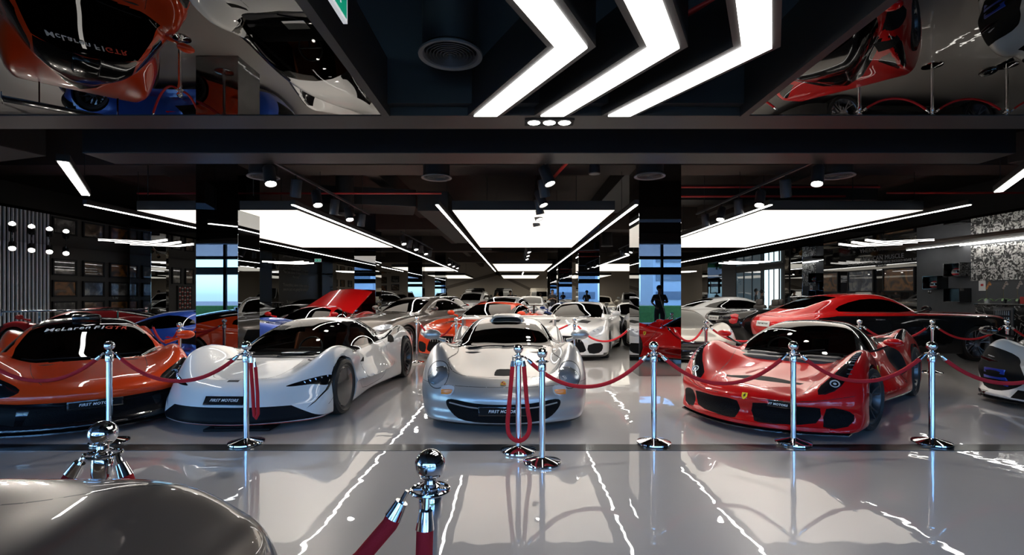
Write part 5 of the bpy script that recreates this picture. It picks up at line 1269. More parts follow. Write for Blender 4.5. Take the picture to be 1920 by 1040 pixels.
def make_suv(label):
    root, F = build_car('sport_utility_vehicle', P_SUV, BASE, label); lamps(root, F, .77, .80, .035, 2)
    mirror(root, F, 1.95, 1.25, 1.04, BASE, (.13, .24, .16), arm=.85)
    for s in (1, -1): bb = bmesh.new(); add_tube(bb, [(2.3, s*.62, 1.60), (2.5, s*.62, 1.68), (4.0, s*.62, 1.62), (4.2, s*.62, 1.54)], .016, 6); bobj('roof_rail', bb, M_CHROMEG, root)
    return root
P_CPE = dict(L=4.95, W=1.94, H=1.5, h=.04, belt=1.0,
 xs=[0, .3, .8, 1.4, 1.9, 2.8, 3.7, 4.3, 4.95], ys=[0, .4, .7, .88, 1.0],
 z=[[.74,.73,.70,.66,.58],[.84,.83,.81,.78,.70],[.92,.91,.90,.89,.84],[.97,.96,.94,.93,.88],[.99,.98,.96,.94,.88],[1.0,1.0,.98,.96,.90],[1.02,1.02,1.02,1.0,.95],[1.02,1.02,1.01,.98,.92],[.94,.94,.92,.88,.8]],
 plan=[(0, .84), (.4, .94), (1.0, .965), (2.5, .94), (3.8, .97), (4.5, .94), (4.95, .82)], inset=[(.1, .05), (.3, .0), (.7, .0), (1.0, .08)],
 nose=[(.1, .05), (.3, .0), (.6, .01), (.75, .08), (1.1, .35)], nose_k=.36, tail=[(.2, .1), (.5, .0), (1.0, .08)], tail_k=.3,
 bottom=[(0, .13), (4.95, .16)], k=.12, kf=.10, kr=.12,
 can=[(1.5, .8), (1.85, 1.02), (2.25, 1.24), (2.7, 1.39), (3.1, 1.41), (3.7, 1.33), (4.3, 1.14), (4.7, .98)],
 canw=[(1.5, .68), (2.2, .78), (3.2, .78), (4.6, .6)], tumble=.45, crown=.08, kc=.14, kj=.04,
 wheels=[(.92, .35, .35, .945, .24), (3.9, .35, .35, .95, .26)], wheel_style='split', wheel_mat=M_BRUSH, interior=False)
P_CPE['regions'] = [
 ('windscreen', 'top', [(1.80, .62), (1.72, 0), (1.80, -.62), (2.45, -.56), (2.54, 0), (2.45, .56)], dict(center=1, z=(1.0, 2), mat=M_GLASSD)),
 ('side_window', 'side', catmull([(2.1, 1.05), (2.45, 1.22), (2.9, 1.30), (3.5, 1.27), (4.1, 1.08), (3.2, 1.03)], 2), dict(mat=M_GLASSD, z=(1.0, 2))),
 ('door_gap', 'side', [(3.3, 1.02), (3.35, 1.3)], dict(line=.05, curve=0, mi=0)),
 ('rear_window', 'top', [(3.7, .48), (3.62, 0), (3.7, -.48), (4.4, -.44), (4.46, 0), (4.4, .44)], dict(center=1, z=(1.02, 2), mat=M_GLASSD)),
 ('radiator_grille', 'front', [(-.34, .64), (.34, .64), (.42, .42), (.34, .3), (-.34, .3), (-.42, .42)], dict(center=1, mat=M_GRILLE, depth=.06, dir=(1, 0, 0))),
 ('side_intake', 'front', [(.52, .36), (.82, .38), (.8, .2), (.55, .2)], dict(mat=M_BLACKM, depth=.06, dir=(1, 0, 0))),
 ('headlamp', 'front', catmull([(.50, .66), (.70, .75), (.86, .76), (.90, .68), (.72, .62)], 2), dict(mat=M_LAMP, depth=.02, dir=(1, 0, 0))),
 ('tail_lamp', 'rear', [(.5, .84), (.86, .86), (.87, .78), (.5, .76)], dict(mat=M_RED_LENS, lift=.002))]
def make_cpe(label):
    root, F = build_car('coupe', P_CPE, BASE, label); lamps(root, F, .73, .69, .03, 2); mirror(root, F, 2.05, 1.1, 1.0, BASE, (.13, .22, .13), arm=.85); return root
# boxy off-roader
P_OFF = dict(L=4.6, W=1.9, H=2.0, h=.05, belt=1.25,
 xs=[0, .3, 1.2, 4.0, 4.6], ys=[0, .5, .8, 1.0], z=[[1.14,1.14,1.12,1.0],[1.18,1.18,1.16,1.1],[1.22,1.22,1.2,1.16],[1.22,1.22,1.2,1.16],[1.2,1.2,1.2,1.1]],
 plan=[(0, .9), (.3, .93), (4.3, .94), (4.6, .92)], inset=[(.1, .02), (.6, .0), (1.2, .01)], nose=[(.1, .05), (.5, .0), (1.2, .03)], nose_k=.05, tail=[(.2, .05), (1.2, .0)], tail_k=.05,
 bottom=[(0, .3), (4.6, .3)], k=.07, kf=.05, kr=.05, can=[(1.25, 1.0), (1.4, 1.28), (1.75, 1.86), (1.9, 1.93), (4.3, 1.93), (4.5, 1.86), (4.58, 1.2)],
 canw=[(1.3, .84), (4.5, .84)], tumble=.14, crown=.03, kc=.08, kj=.02, wheels=[(.8, .39, .39, .94, .26), (3.7, .39, .39, .94, .26)], wheel_style='5', arch_gap=.05, interior=False)
P_OFF['regions'] = [
 ('windscreen', 'front', [(-.68, 1.76), (.68, 1.76), (.74, 1.34), (-.74, 1.34)], dict(center=1, z=(1.2, 2), mat=M_GLASSD)),
 ('side_window', 'side', [(1.75, 1.30), (1.95, 1.76), (2.7, 1.76), (2.7, 1.30)], dict(mat=M_GLASSD, z=(1.2, 2))), ('side_window', 'side', [(2.8, 1.30), (2.8, 1.76), (4.3, 1.76), (4.3, 1.30)], dict(mat=M_GLASSD, z=(1.2, 2))),
 ('radiator_grille', 'front', [(-.45, 1.06), (.45, 1.06), (.45, .78), (-.45, .78)], dict(center=1, mat=M_GRILLE, depth=.04, dir=(1, 0, 0))),
 ('headlamp', 'front', circ(.68, .92, .12, n=12), dict(mat=M_LAMP, depth=.02, dir=(1, 0, 0))),
 ('front_bumper', 'front', [(-1, .2), (1, .2), (1, .62), (-1, .62)], dict(center=1, mi=1))]
def make_off(label):
    root, F = build_car('off_roader', P_OFF, BASE, label); mirror(root, F, 1.7, 1.4, 1.04, M_BLACKG, (.12, .22, .2), arm=.8)
    box('star_plate', (F.xat(0, .92)-.01, 0, .92), (.02, .2, .2), M_CHROMEG, root, .02); return root
# two-door luxury coupe (two-tone) and its open sister
P_LUX = dict(L=5.35, W=1.96, H=1.55, h=.036, belt=1.04,
 xs=[0, .25, .8, 1.5, 2.1, 3.2, 4.0, 4.7, 5.35], ys=[0, .4, .7, .88, 1.0],
 z=[[.98,.97,.94,.90,.82],[1.03,1.02,1.0,.97,.90],[1.06,1.05,1.03,1.01,.95],[1.08,1.07,1.05,1.03,.98],[1.08,1.07,1.06,1.04,1.0],[1.08,1.08,1.07,1.05,1.0],[1.08,1.08,1.07,1.06,1.0],[1.05,1.05,1.04,1.02,.96],[.94,.94,.92,.88,.8]],
 plan=[(0, .86), (.4, .94), (1.0, .97), (2.8, .96), (4.3, .97), (5.0, .92), (5.35, .80)], inset=[(.1, .06), (.35, .0), (.7, .0), (1.0, .06)],
 nose=[(.1, .10), (.3, .02), (.6, .0), (.9, .02), (1.1, .1)], nose_k=.20, tail=[(.2, .2), (.5, .04), (.8, .0), (1.05, .12)], tail_k=.32,
 bottom=[(0, .15), (5.35, .2)], k=.11, kf=.08, kr=.14,
 can=[(1.75, .9), (2.1, 1.10), (2.45, 1.30), (2.85, 1.46), (3.3, 1.50), (3.9, 1.44), (4.5, 1.25), (5.1, 1.02)],
 canw=[(1.8, .68), (2.5, .78), (3.5, .78), (5.0, .62)], tumble=.42, crown=.08, kc=.14, kj=.04,
 wheels=[(.95, .39, .39, .95, .27), (4.10, .39, .39, .955, .28)], wheel_style='5y', wheel_mat=M_BRUSH, arch_gap=.03, interior=False, accent=paint('coachline_red', (.56, .008, .008), 0, .3))
LUXR = [
 ('two_tone', 'side', [(.2, 1.005), (1.6, 1.04), (1.95, 1.09), (2.4, 1.32), (2.9, 1.46), (3.5, 1.42), (4.05, 1.22), (4.25, 1.0), (4.6, .965), (5.5, .93), (5.5, 1.7), (.2, 1.7)], dict(mi=3)),
 ('two_tone', 'top', [(.2, -.86), (5.5, -.9), (5.5, .9), (.2, .86)], dict(center=1, mi=3, z=(.93, 2))),
 ('two_tone', 'rear', [(-.95, .52), (.95, .52), (.95, 1.2), (-.95, 1.2)], dict(center=1, mi=3)),
 ('windscreen', 'top', [(2.02, .62), (1.94, 0), (2.02, -.62), (2.62, -.56), (2.7, 0), (2.62, .56)], dict(center=1, z=(1.06, 2), mat=M_GLASSD)),
 ('side_window', 'side', catmull([(2.35, 1.10), (2.65, 1.28), (3.0, 1.37), (3.5, 1.36), (4.0, 1.22), (4.05, 1.10), (3.2, 1.09)], 2), dict(mat=M_GLASSD, z=(1.06, 2))),
 ('rear_window', 'top', [(3.95, .50), (3.9, 0), (3.95, -.50), (4.75, -.42), (4.8, 0), (4.75, .42)], dict(center=1, z=(1.06, 2), mat=M_GLASSD)),
 ('radiator_grille', 'front', [(-.34, .92), (.34, .92), (.34, .45), (-.34, .45)], dict(center=1, mat=M_CHROMEG, lift=.01)),
 ('headlamp', 'front', [(.52, .80), (.86, .80), (.86, .70), (.52, .70)], dict(mat=M_LAMP, depth=.02, dir=(1, 0, 0))),
 ('tail_lamp', 'rear', catmull([(.62, .92), (.80, .92), (.82, .70), (.66, .70)], 2), dict(mat=M_RED_LENS, lift=.012)),
 ('door_gap', 'side', [(2.1, 1.02), (2.0, .5), (2.1, .3)], dict(line=.008, mi=1)), ('door_gap', 'side', [(3.75, 1.02), (3.8, .6), (3.6, .3)], dict(line=.008, mi=1))]
P_LUX['regions'] = LUXR
def boxplate(root, F, z, rear=True):
    plate(root, F, z, 'FIRST MOTORS', .5, .13, rear=rear, mat=pm('plate_white', (.7, .7, .68), .5), tmat=M_BLACKM, off=.015)
def make_lux(label):
    root, F = build_car('luxury_coupe', P_LUX, BLACKP, label)
    lamps(root, F, .69, .75, .03, 2); boxplate(root, F, .80)
    mirror(root, F, 2.3, 1.16, 1.05, BLACKP, (.14, .24, .15), arm=.85)
    for s in (1, -1):
        bb = bmesh.new(); add_box(bb, (3.25, s*(F.yat(3.25, .92)+.008), .93), (.22, .014, .022), bevel=.004); bobj('door_handle', bb, M_CHROME, root)
    bb = bmesh.new(); add_tube(bb, [(2.4, .97, 1.075), (3.2, .98, 1.085), (4.1, .96, 1.07)], .006, 6); bobj('window_trim', bb, M_CHROME, root)
    return root
BLACKP = paint('black_paint', (.006, .006, .007), 0, .25)
P_OPEN = dict(P_LUX); P_OPEN.update(can=None, H=1.15)
P_OPEN['regions'] = [r for r in LUXR if r[0] in ('radiator_grille', 'headlamp', 'tail_lamp', 'door_gap')]+[('cockpit', 'top', [(2.2, -.70), (3.75, -.72), (3.75, .72), (2.2, .70)], dict(center=1, delete=1, z=(.9, 2)))]
def make_open(label):
    P = dict(P_OPEN); P['can'] = [(1.8, .5), (3.0, .5), (4.9, .5)]
    root, F = build_car('convertible', P, BLACKP, label)
    bb = bmesh.new(); add_box(bb, (2.97, 0, .45), (1.55, 1.42, .1)); add_box(bb, (2.97, .69, .72), (1.5, .05, .6)); add_box(bb, (2.97, -.69, .72), (1.5, .05, .6)); add_box(bb, (3.74, 0, .75), (.05, 1.4, .6)); bobj('cabin_tub', bb, M_LEATHER_B, root, False)
    sm = pm('dark_leather', (.05, .042, .038), .5)
    for sx in (2.95, 3.62):
        for s in (1, -1):
            bb = bmesh.new(); add_box(bb, (sx-.25, s*.36, .62), (.5, .5, .16), bevel=.05); add_box(bb, (sx, s*.36, .9), (.14, .5, .55), ry=.2, bevel=.05); add_box(bb, (sx+.06, s*.36, 1.24), (.1, .27, .2), bevel=.045); bobj('seat', bb, sm, root, True, 60)
    bb = bmesh.new(); v = [bb.verts.new(p) for p in ((2.0, -.66, 1.08), (2.0, .66, 1.08), (2.5, .56, 1.40), (2.5, -.56, 1.40))]; bb.faces.new(v); shell(bb, .01, (0, 0, -1), True); bobj('windscreen', bb, M_GLASSD, root, False)
    bb = bmesh.new(); add_tube(bb, [(2.0, -.68, 1.06), (2.5, -.57, 1.41), (2.52, 0, 1.43), (2.5, .57, 1.41), (2.0, .68, 1.06)], .018, 8); bobj('screen_frame', bb, M_CHROMEG, root)
    boxplate(root, F, .80); return root
# trident coupe front (light body, black lower grille)
P_TRI = dict(P_ORANGE); P_TRI.update(h=.032, interior=False, accent=M_BLACKG)
P_TRI['regions'] = [r for r in P_PALE['regions'] if r[0] in ('windscreen', 'side_window', 'skirt')]+[
 ('radiator_grille', 'front', catmull([(-.62, .44), (0, .47), (.62, .44), (.70, .26), (.5, .12), (0, .10), (-.5, .12), (-.70, .26)], 2), dict(center=1, mat=M_BLACKG, depth=.03, dir=(1, 0, 0))),
 ('headlamp', 'front', catmull([(.66, .50), (.78, .68), (.90, .70), (.92, .60), (.80, .48)], 2), dict(mat=M_LAMP, depth=.03, dir=(1, 0, 0), x=(0, .9))),
 ('lower_lip', 'front', [(-1, .04), (1, .04), (1, .12), (-1, .12)], dict(center=1, mi=2))]
def make_tri(label):
    root, F = build_car('sports_car', P_TRI, paint('bone_paint', (.46, .43, .39), .1, .3), label)
    x = F.xat(0, .30); bb = bmesh.new()
    for d, h_ in ((-.045, .05), (0, .07), (.045, .05)): add_prism(bb, [(d-.008, -.03), (d+.008, -.03), (d+.014, h_*.5), (d, h_), (d-.014, h_*.5)], x-.02, x-.008, 'yzx')
    add_prism(bb, [(-.045, -.035), (.045, -.035), (.02, -.055), (-.02, -.055)], x-.02, x-.008, 'yzx'); add_prism(bb, [(-.008, -.10), (.008, -.10), (.008, -.04), (-.008, -.04)], x-.02, x-.008, 'yzx')
    o = bobj('emblem', bb, M_CHROME, root, False); o.location = (0, 0, .30)
    lamps(root, F, .80, .60, .03, 2); mirror(root, F, 1.2, .93, 1.0, BLACKP, (.12, .22, .12), arm=.8)
    return root
# ---------------------------------------------------------------- copying
PAINTS = dict(orange=MATS['orange_paint'], white=paint('white_paint', (.74, .735, .73)), cream=paint('cream_paint', (.62, .57, .49)), grey=paint('warm_grey_paint', (.15, .13, .115), .6, .3), silver=MATS['silver_paint'],
  blue=paint('blue_paint', (.02, .075, .42), .3, .3), red=MATS['red_paint'], darkred=paint('dark_red_paint', (.22, .006, .008)), black=BLACKP, graphite=BASE, purple=paint('purple_paint', (.09, .02, .12), .4, .3), yellow=paint('yellow_paint', (.65, .35, .02)), green=paint('green_paint', (.03, .12, .05), .3))
def copy_car(src, km, nose, yaw, col, label, group, hl):
    r = src.copy(); COL.objects.link(r); y = math.radians(yaw)
    r.rotation_euler = (0, 0, PI/2-y); r.location = (nose[0]+hl*math.sin(y), nose[1]+hl*math.cos(y), 0)
    r['label'] = label; r['group'] = group
    for c in km.get(src.name, []):
        d = c.copy(); COL.objects.link(d); d.parent = r
        if c.type == 'MESH' and col is not None:
            for i, sl in enumerate(d.material_slots):
                if c.data.materials[i] in (BASE,): sl.link = 'OBJECT'; sl.material = PAINTS[col]
        for g in km.get(c.name, []):
            e = g.copy(); COL.objects.link(e); e.parent = d
            if e.type == 'MESH' and col is not None:
                for i, sl in enumerate(e.material_slots):
                    if g.data.materials[i] in (BASE,): sl.link = 'OBJECT'; sl.material = PAINTS[col]
    return r
def recolour(root, km, col):
    for c in km.get(root.name, []):
        for q in [c]+km.get(c.name, []):
            if q.type == 'MESH':
                for i, sl in enumerate(q.material_slots):
                    if sl.material is BASE: sl.link = 'OBJECT'; sl.material = PAINTS[col]
FLEET = {
 'gt': (make_gt, 4.55, [
   ((-1.55, 10.9), 22, 'orange', 'orange grand tourer with black hood vents behind the silver car', None),
   ((1.0, 11.0), 17, 'white', 'white grand tourer half hidden behind the right side of the silver car', None),
   ((3.8, 24.3), 0, 'graphite', 'dark grey grand tourer beyond the second right column', None),
   ((-10.5, 20.9), 15, 'black', 'black grand tourer in the left aisle, second row', None),
   ((-11.4, 16.3), 14, 'silver', 'silver grand tourer close to the left picture wall', None)]),
 'sup': (make_sup, 4.6, [
   ((-9.45, 10.6), 84, 'blue', 'blue supercar seen side-on behind the orange car, cut by the left column', None),
   ((-13.2, 12.9), 88, 'darkred', 'dark red and black supercar side-on before the left wall', None),
   ((-6.2, 12.7), 8, 'red', 'red supercar with raised rear cover behind the white car', None),
   ((4.65, 18.7), 5, 'white', 'white supercar facing the camera between the second columns, right of centre', None),
   ((-8.6, 15.6), 20, 'graphite', 'graphite supercar left of the red one, one row farther', None),
   ((6.9, 21.6), 5, 'yellow', 'yellow supercar far right of the aisle', None),
   ((-1.75, 24.6), 8, 'red', 'red supercar half way down, left of the walkway', None),
   ((.9, 31.5), 0, 'yellow', 'yellow supercar far down, right of the walkway', None),
   ((1.95, 19.7), 7, 'blue', 'dark blue supercar behind the white grand tourer', None)]),
 'cpe': (make_cpe, 4.95, [
   ((-3.95, 11.9), 24, 'grey', 'warm grey coupe behind the tail of the white car', None),
   ((10.1, 17.0), -95, 'white', 'white fastback coupe side-on, behind the black convertible', None),
   ((-1.3, 17.4), 18, 'white', 'white coupe right behind the orange grand tourer', None),
   ((-3.95, 17.7), 16, 'black', 'black coupe behind the warm grey one', None),
   ((.6, 25.2), 5, 'white', 'white coupe far down, right side of the walkway', None),
   ((-4.1, 24.0), 6, 'silver', 'silver coupe in the third row, left bay', None),
   ((7.6, 27.5), 12, 'graphite', 'graphite coupe far off in the right bay', None),
   ((5.0, 29.4), 10, 'cream', 'cream coupe far off in the right bay', None)]),
 'suv': (make_suv, 4.9, [
   ((-7.6, 20.6), 15, 'black', 'black sport utility vehicle in the left bay, third row', None),
   ((-3.3, 30.6), 10, 'white', 'white sport utility vehicle far down the left of the walkway', None),
   ((5.4, 35.2), 5, 'cream', 'cream sport utility vehicle by the far right bay', None),
   ((8.4, 35.0), 8, 'white', 'white sport utility vehicle farthest right in the rear', None),
   ((-9.2, 28.5), 20, 'grey', 'grey sport utility vehicle far left by the text wall', None)]),
 'off': (make_off, 4.6, [
   ((-3.6, 40.6), 0, 'black', 'boxy off-roader at the rear wall, leftmost of the three', None),
   ((-1.1, 40.6), 0, 'black', 'boxy off-roader at the rear wall, in the middle of the three', None),
   ((2.0, 40.6), 0, 'cream', 'boxy off-roader at the rear wall, rightmost of the three', None)]),
}
def fleet():
    built = {}
    for k, (mk, L, items) in FLEET.items():
        r = mk(items[0][3]); hl = L/2
        for c in children(r): c.location.x -= hl
        if 'half' in r: del r['half']
        built[k] = (r, hl)
    km = kids_map(); out = []
    for k, (mk, L, items) in FLEET.items():
        src, hl = built[k]; grp = {'gt': 'grand tourers in the hall', 'sup': 'supercars in the hall', 'cpe': 'coupes in the hall', 'suv': 'sport utility vehicles in the hall', 'off': 'boxy off-roaders at the rear wall'}[k]
        for (nose, yaw, col, lab, _) in items[1:]: out.append(copy_car(src, km, nose, yaw, col, lab, grp, hl))
        nose, yaw, col, lab, _ = items[0]; y = math.radians(yaw)
        src.rotation_euler = (0, 0, PI/2-y); src.location = (nose[0]+hl*math.sin(y), nose[1]+hl*math.cos(y), 0); src['label'] = lab; src['group'] = grp
        recolour(src, km, col); out.append(src)
    return out
CARS = fleet()
# raised rear cover of the red supercar
for c in CARS:
    if 'raised rear cover' in c['label']:
        bb = bmesh.new(); v = [bb.verts.new(p) for p in ((.2, -.9, 0), (.2, .9, 0), (1.9, .75, .62), (1.9, -.75, .62))]; bb.faces.new(v); bmesh.ops.subdivide_edges(bb, edges=bb.edges[:], cuts=6, use_grid_fill=True)
        for q in bb.verts: q.co.z += .12*(1-(q.co.y/.9)**2)
        shell(bb, .04, (0, 0, -1), True); o = bobj('rear_cover', bb, PAINTS['red'], c); o.location = (.0, 0, .93)
r = make_lux('black luxury coupe with red upper body, side-on behind the red car'); finish_car(r, (11.05, 11.95), -95)
r = make_open('black open-top convertible with brown seats, tail towards the camera'); finish_car(r, (11.0, 15.05), -98)
r = make_tri('light coupe with a black mouth and trident badge, right of the right mirrored column'); finish_car(r, (3.95, 10.6), 2)
# ---------------------------------------------------------------- wall decoration
def picture_mat(name, c1, c2, c3, scale=3.0, gloss=1.0, seed=0):
    m, n, l = new_mat(name); b = n['Principled BSDF']; tc = n.new('ShaderNodeTexCoord'); mp = n.new('ShaderNodeMapping'); mp.inputs['Location'].default_value = (seed*3.7, seed*1.3, seed)
    t = n.new('ShaderNodeTexNoise'); t.inputs['Scale'].default_value = scale; t.inputs['Detail'].default_value = 4; t.inputs['Distortion'].default_value = .8
    r = n.new('ShaderNodeValToRGB'); r.color_ramp.elements[0].position = .36; r.color_ramp.elements[0].color = (*c1, 1); r.color_ramp.elements[1].position = .62; r.color_ramp.elements[1].color = (*c3, 1)
    e = r.color_ramp.elements.new(.5); e.color = (*c2, 1)
    l.new(tc.outputs['Object'], mp.inputs[0]); l.new(mp.outputs[0], t.inputs['Vector']); l.new(t.outputs[0], r.inputs[0]); l.new(r.outputs[0], b.inputs['Base Color'])
    b.inputs['Roughness'].default_value = .3; b.inputs['Coat Weight'].default_value = gloss; b.inputs['Coat Roughness'].default_value = .01; return m
PICS = [picture_mat('print_grey', (.03, .03, .03), (.12, .11, .10), (.35, .33, .30), 3, 1, 1), picture_mat('print_sepia', (.03, .02, .015), (.12, .07, .04), (.32, .22, .14), 2.5, 1, 2),
        picture_mat('print_orange', (.04, .02, .01), (.30, .12, .03), (.10, .06, .04), 2.2, 1, 3), picture_mat('print_blue', (.02, .03, .05), (.07, .10, .16), (.35, .36, .36), 2.6, 1, 4)]
def picture(loc, w, h, side, label, group, mat):
    """side: 'L' on left wall facing +x, 'R' on right wall facing -x, 'B' rear wall facing -y"""
    rz = {'L': PI/2, 'R': -PI/2, 'B': 0}[side]; e = empty('framed_picture', loc, rz, label, 'picture', group)
    bm = bmesh.new(); t = .05
    for c, s in (((0, 0, h/2), (w+t, .05, t)), ((0, 0, -h/2), (w+t, .05, t)), ((w/2, 0, 0), (t, .05, h)), ((-w/2, 0, 0), (t, .05, h))): add_box(bm, c, s)
    bobj('frame', bm, M_DARK, e, False); box('print', (0, .01, 0), (w-.02, .02, h-.02), mat, e, smooth=False)
cn = ('nearest', 'middle', 'farthest')
for i, y in enumerate((15.35, 16.4, 17.45)):
    for j, z in enumerate((2.32, 1.66, 1.02)):
        picture((XL+.03, y, z), .78, .46, 'L', '%s picture of the %s row on the dark left wall beside the slats' % (cn[i], ('top', 'middle', 'bottom')[j]), 'pictures beside the slatted wall', PICS[(i+j*2) % 4])
for i, y in enumerate((20.4, 21.2, 22.0)):
    picture((XL+.03, y, 2.25), .5, .62, 'L', '%s upright picture on the left wall beyond the first aisle column' % cn[i], 'upright pictures on the left wall', PICS[i])
e = empty('badge_poster', (XL+.03, 20.9, 1.35), PI/2, 'poster with rows of small red and white car badges on the left wall', 'poster')
box('backing', (0, 0, 0), (.9, .03, 1.0), M_DARK, e, smooth=False)
bm = bmesh.new(); random.seed(5)
for i in range(5):
    for j in range(6): add_lathe(bm, [(0, .004), (.055, .003), (.06, 0), (0, 0)], 10, Matrix.Translation((-.32+i*.16, -.02, -.4+j*.16)) @ Matrix.Rotation(PI/2, 4, 'X'))
for f in bm.faces: f.material_index = int((round(f.calc_center_median().x*6.25)+round(f.calc_center_median().z*6.25)) % 2)
bobj('badges', bm, [pm('badge_red', (.45, .03, .02), .4), pm('badge_pale', (.5, .45, .4), .4)], e)
for k, (y, z) in enumerate([(38.2, 2.4), (38.2, 1.7), (39.8, 2.4), (39.8, 1.7), (41.6, 2.4), (41.6, 1.7), (43.4, 2.4), (43.4, 1.7)]):
    picture((XL+.06, y, z), .9, .5, 'L', '%s picture of the %s row on the beige far left wall' % (('first', 'second', 'third', 'fourth')[k//2], ('upper', 'lower')[k % 2]), 'pictures on the beige left wall', PICS[k % 4])
for k, (x, z) in enumerate([(-12.9, 2.9), (-12.9, 2.1), (-12.9, 1.4), (-11.7, 3.0), (-11.7, 2.2), (-11.7, 1.4)]):
    picture((x, YB-.03, z), .7, .55, 'B', '%s picture in the %s stack on the rear wall far left' % (('top', 'middle', 'bottom')[k % 3], ('left', 'right')[k//3]), 'pictures on the rear wall', PICS[(k+1) % 4])
for k, (y, w, z) in enumerate(((16.75, 1.35, 1.98), (18.6, 1.35, 1.98), (20.55, 1.3, 1.98), (22.5, 1.3, 1.98))):
    picture((XR-.10, y, z), w, .78, 'R', '%s large car picture on the glossy black right wall' % ('nearest', 'second', 'third', 'farthest')[k], 'large pictures on the right wall', PICS[(2, 3, 2, 1)[k]])
def lettering(s, size, loc, rz, mat, label, name='wall_lettering', **kw):
    o = text_mesh(name, s, size, mat, None, .006, **kw); o.location = loc; o.rotation_euler = (PI/2, 0, rz); tag(o, label, 'lettering'); return o
M_GREYT = pm('grey_lettering', (.34, .33, .32), .4)
lettering('AMERICAN MUSCLE', .22, (XR-.075, 17.6, 2.78), -PI/2, M_GREYT, 'grey AMERICAN MUSCLE lettering high on the glossy black right wall', space=1.1)
lettering('BECAUSE THE SOUND OF THE ENGINE SHOULD ROAR, NOT\nWHISPER', .12, (XR-.075, 17.6, 2.56), -PI/2, M_GREYT, 'small grey slogan lettering under AMERICAN MUSCLE on the right wall', space=1.05)
lettering('LEGENDS', .2, (XR-.075, 21.6, 2.72), -PI/2, M_GREYT, 'grey LEGENDS lettering farther along the glossy right wall')
lettering('E30', .16, (XL+.02, 17.3, 1.37), PI/2, pm('dim_lettering', (.3, .29, .27), .5), 'small pale E30 lettering on the left wall beside the slats')
lettering('MOTORS', .62, (6.0, YB-.05, 2.62), 0, M_BLACKM, 'black MOTORS lettering on the beige rear wall', space=1.75)
lettering('"Not just about driving, it is about\nthe road" \n\n"If everything seems under control\nyou are just not going fast enough"\n\n\n"A racing car is an animal"', .26, (XL+.08, 31.4, 1.95), PI/2, pm('dim_lettering', (.3, .29, .27), .5), 'small pale handwritten quotes on the charcoal left wall') 
# slatted wall
sbox('wall_left_black', XL, XL+.04, 7.0, 14.85, 0, 3.3, M_BLACKM)
bm = bmesh.new(); y = 7.05
while y < 14.8: add_box(bm, (XL+.07, y, 1.5), (.05, .030, 3.0)); y += .115
struct(bobj('wall_left_slats', bm, pm('slat_white', (.85, .85, .86), .4), None, False))
# ---------------------------------------------------------------- photo mural, helmet boxes, counter corner
def mural_mat():
    m, n, l = new_mat('photo_collage'); b = n['Principled BSDF']; tc = n.new('ShaderNodeTexCoord')
    t = n.new('ShaderNodeTexNoise'); t.inputs['Scale'].default_value = 11; t.inputs['Detail'].default_value = 5; t.inputs['Distortion'].default_value = 1.2; oi = n.new('ShaderNodeObjectInfo'); vm = n.new('ShaderNodeVectorMath'); vm.operation = 'MULTIPLY_ADD'; vm.inputs[1].default_value = (30, 17, 23); cx = n.new('ShaderNodeCombineXYZ')
    for q in range(3): l.new(oi.outputs['Random'], cx.inputs[q])
    l.new(cx.outputs[0], vm.inputs[0]); l.new(tc.outputs['Object'], vm.inputs[2])
    r = n.new('ShaderNodeValToRGB'); r.color_ramp.elements[0].position = .46; r.color_ramp.elements[0].color = (.02, .02, .02, 1); r.color_ramp.elements[1].position = .54; r.color_ramp.elements[1].color = (.6, .59, .56, 1)
    l.new(vm.outputs[0], t.inputs['Vector']); l.new(t.outputs[0], r.inputs[0]); l.new(r.outputs[0], b.inputs['Base Color']); b.inputs['Roughness'].default_value = .5; return m
e = empty('photo_collage', (XR-.135, 12.72, 2.35), -PI/2, 'wall collage of black and white motor photographs above the counter', 'photo wall')
mm = mural_mat(); random.seed(11)
for i in range(8):
    for j in range(3):
        o = box('photo', (-1.15+i*.325, 0, .33-j*.33), (.31, .015, .315), mm, e, smooth=False)
        me = o.data
        for v in me.vertices: pass
for k, (y, z) in enumerate(((14.3, 2.19), (15.05, 1.84), (14.3, 1.46))):
    e = empty('display_box', (XR-.12, y, z), -PI/2, '%s black open display box on the grey wall' % ('upper', 'middle', 'lower')[k]+(' holding a helmet' if k < 2 else ', empty'), 'display box', 'helmet display boxes')
    bm = bmesh.new(); w, h, d, t = .52, .38, .34, .015
    for c, s in (((0, -d/2, h/2), (w, d, t)), ((0, -d/2, -h/2), (w, d, t)), ((w/2, -d/2, 0), (t, d, h)), ((-w/2, -d/2, 0), (t, d, h)), ((0, -.01, 0), (w, t, h))): add_box(bm, c, s)
    bobj('box_frame', bm, M_BLACKG, e, False)
    if k < 2:
        e2 = empty('racing_helmet', (XR-.30, y, z-.182), -PI/2+.5, 'red and white racing helmet in the %s display box' % ('upper', 'middle')[k], 'helmet', 'racing helmets')
        bm = bmesh.new(); r = bmesh.ops.create_uvsphere(bm, u_segments=20, v_segments=14, radius=.14)
        for v in bm.verts:
            v.co.x *= .85; v.co.z *= .95
            if v.co.z < -.07: v.co.z = -.07-(-.07-v.co.z)*.5; v.co.x *= .92
            v.co.z += .105
        for f in bm.faces: c = f.calc_center_median(); f.material_index = 1 if (c.z > .18 or abs(c.z-.05) < .02) else 0
        bobj('shell', bm, [pm('helmet_white', (.6, .6, .6), .2, 0, 1), pm('helmet_red', (.5, .03, .04), .2, 0, 1)], e2)
        bm = bmesh.new(); add_lathe(bm, [(.128, .09), (.146, .10), (.146, .15), (.125, .165)], 24)
        for v in list(bm.verts):
            if v.co.y > .02: bm.verts.remove(v)
        for v in bm.verts: v.co.x *= .87
        bobj('visor', bm, M_BLACKG, e2)
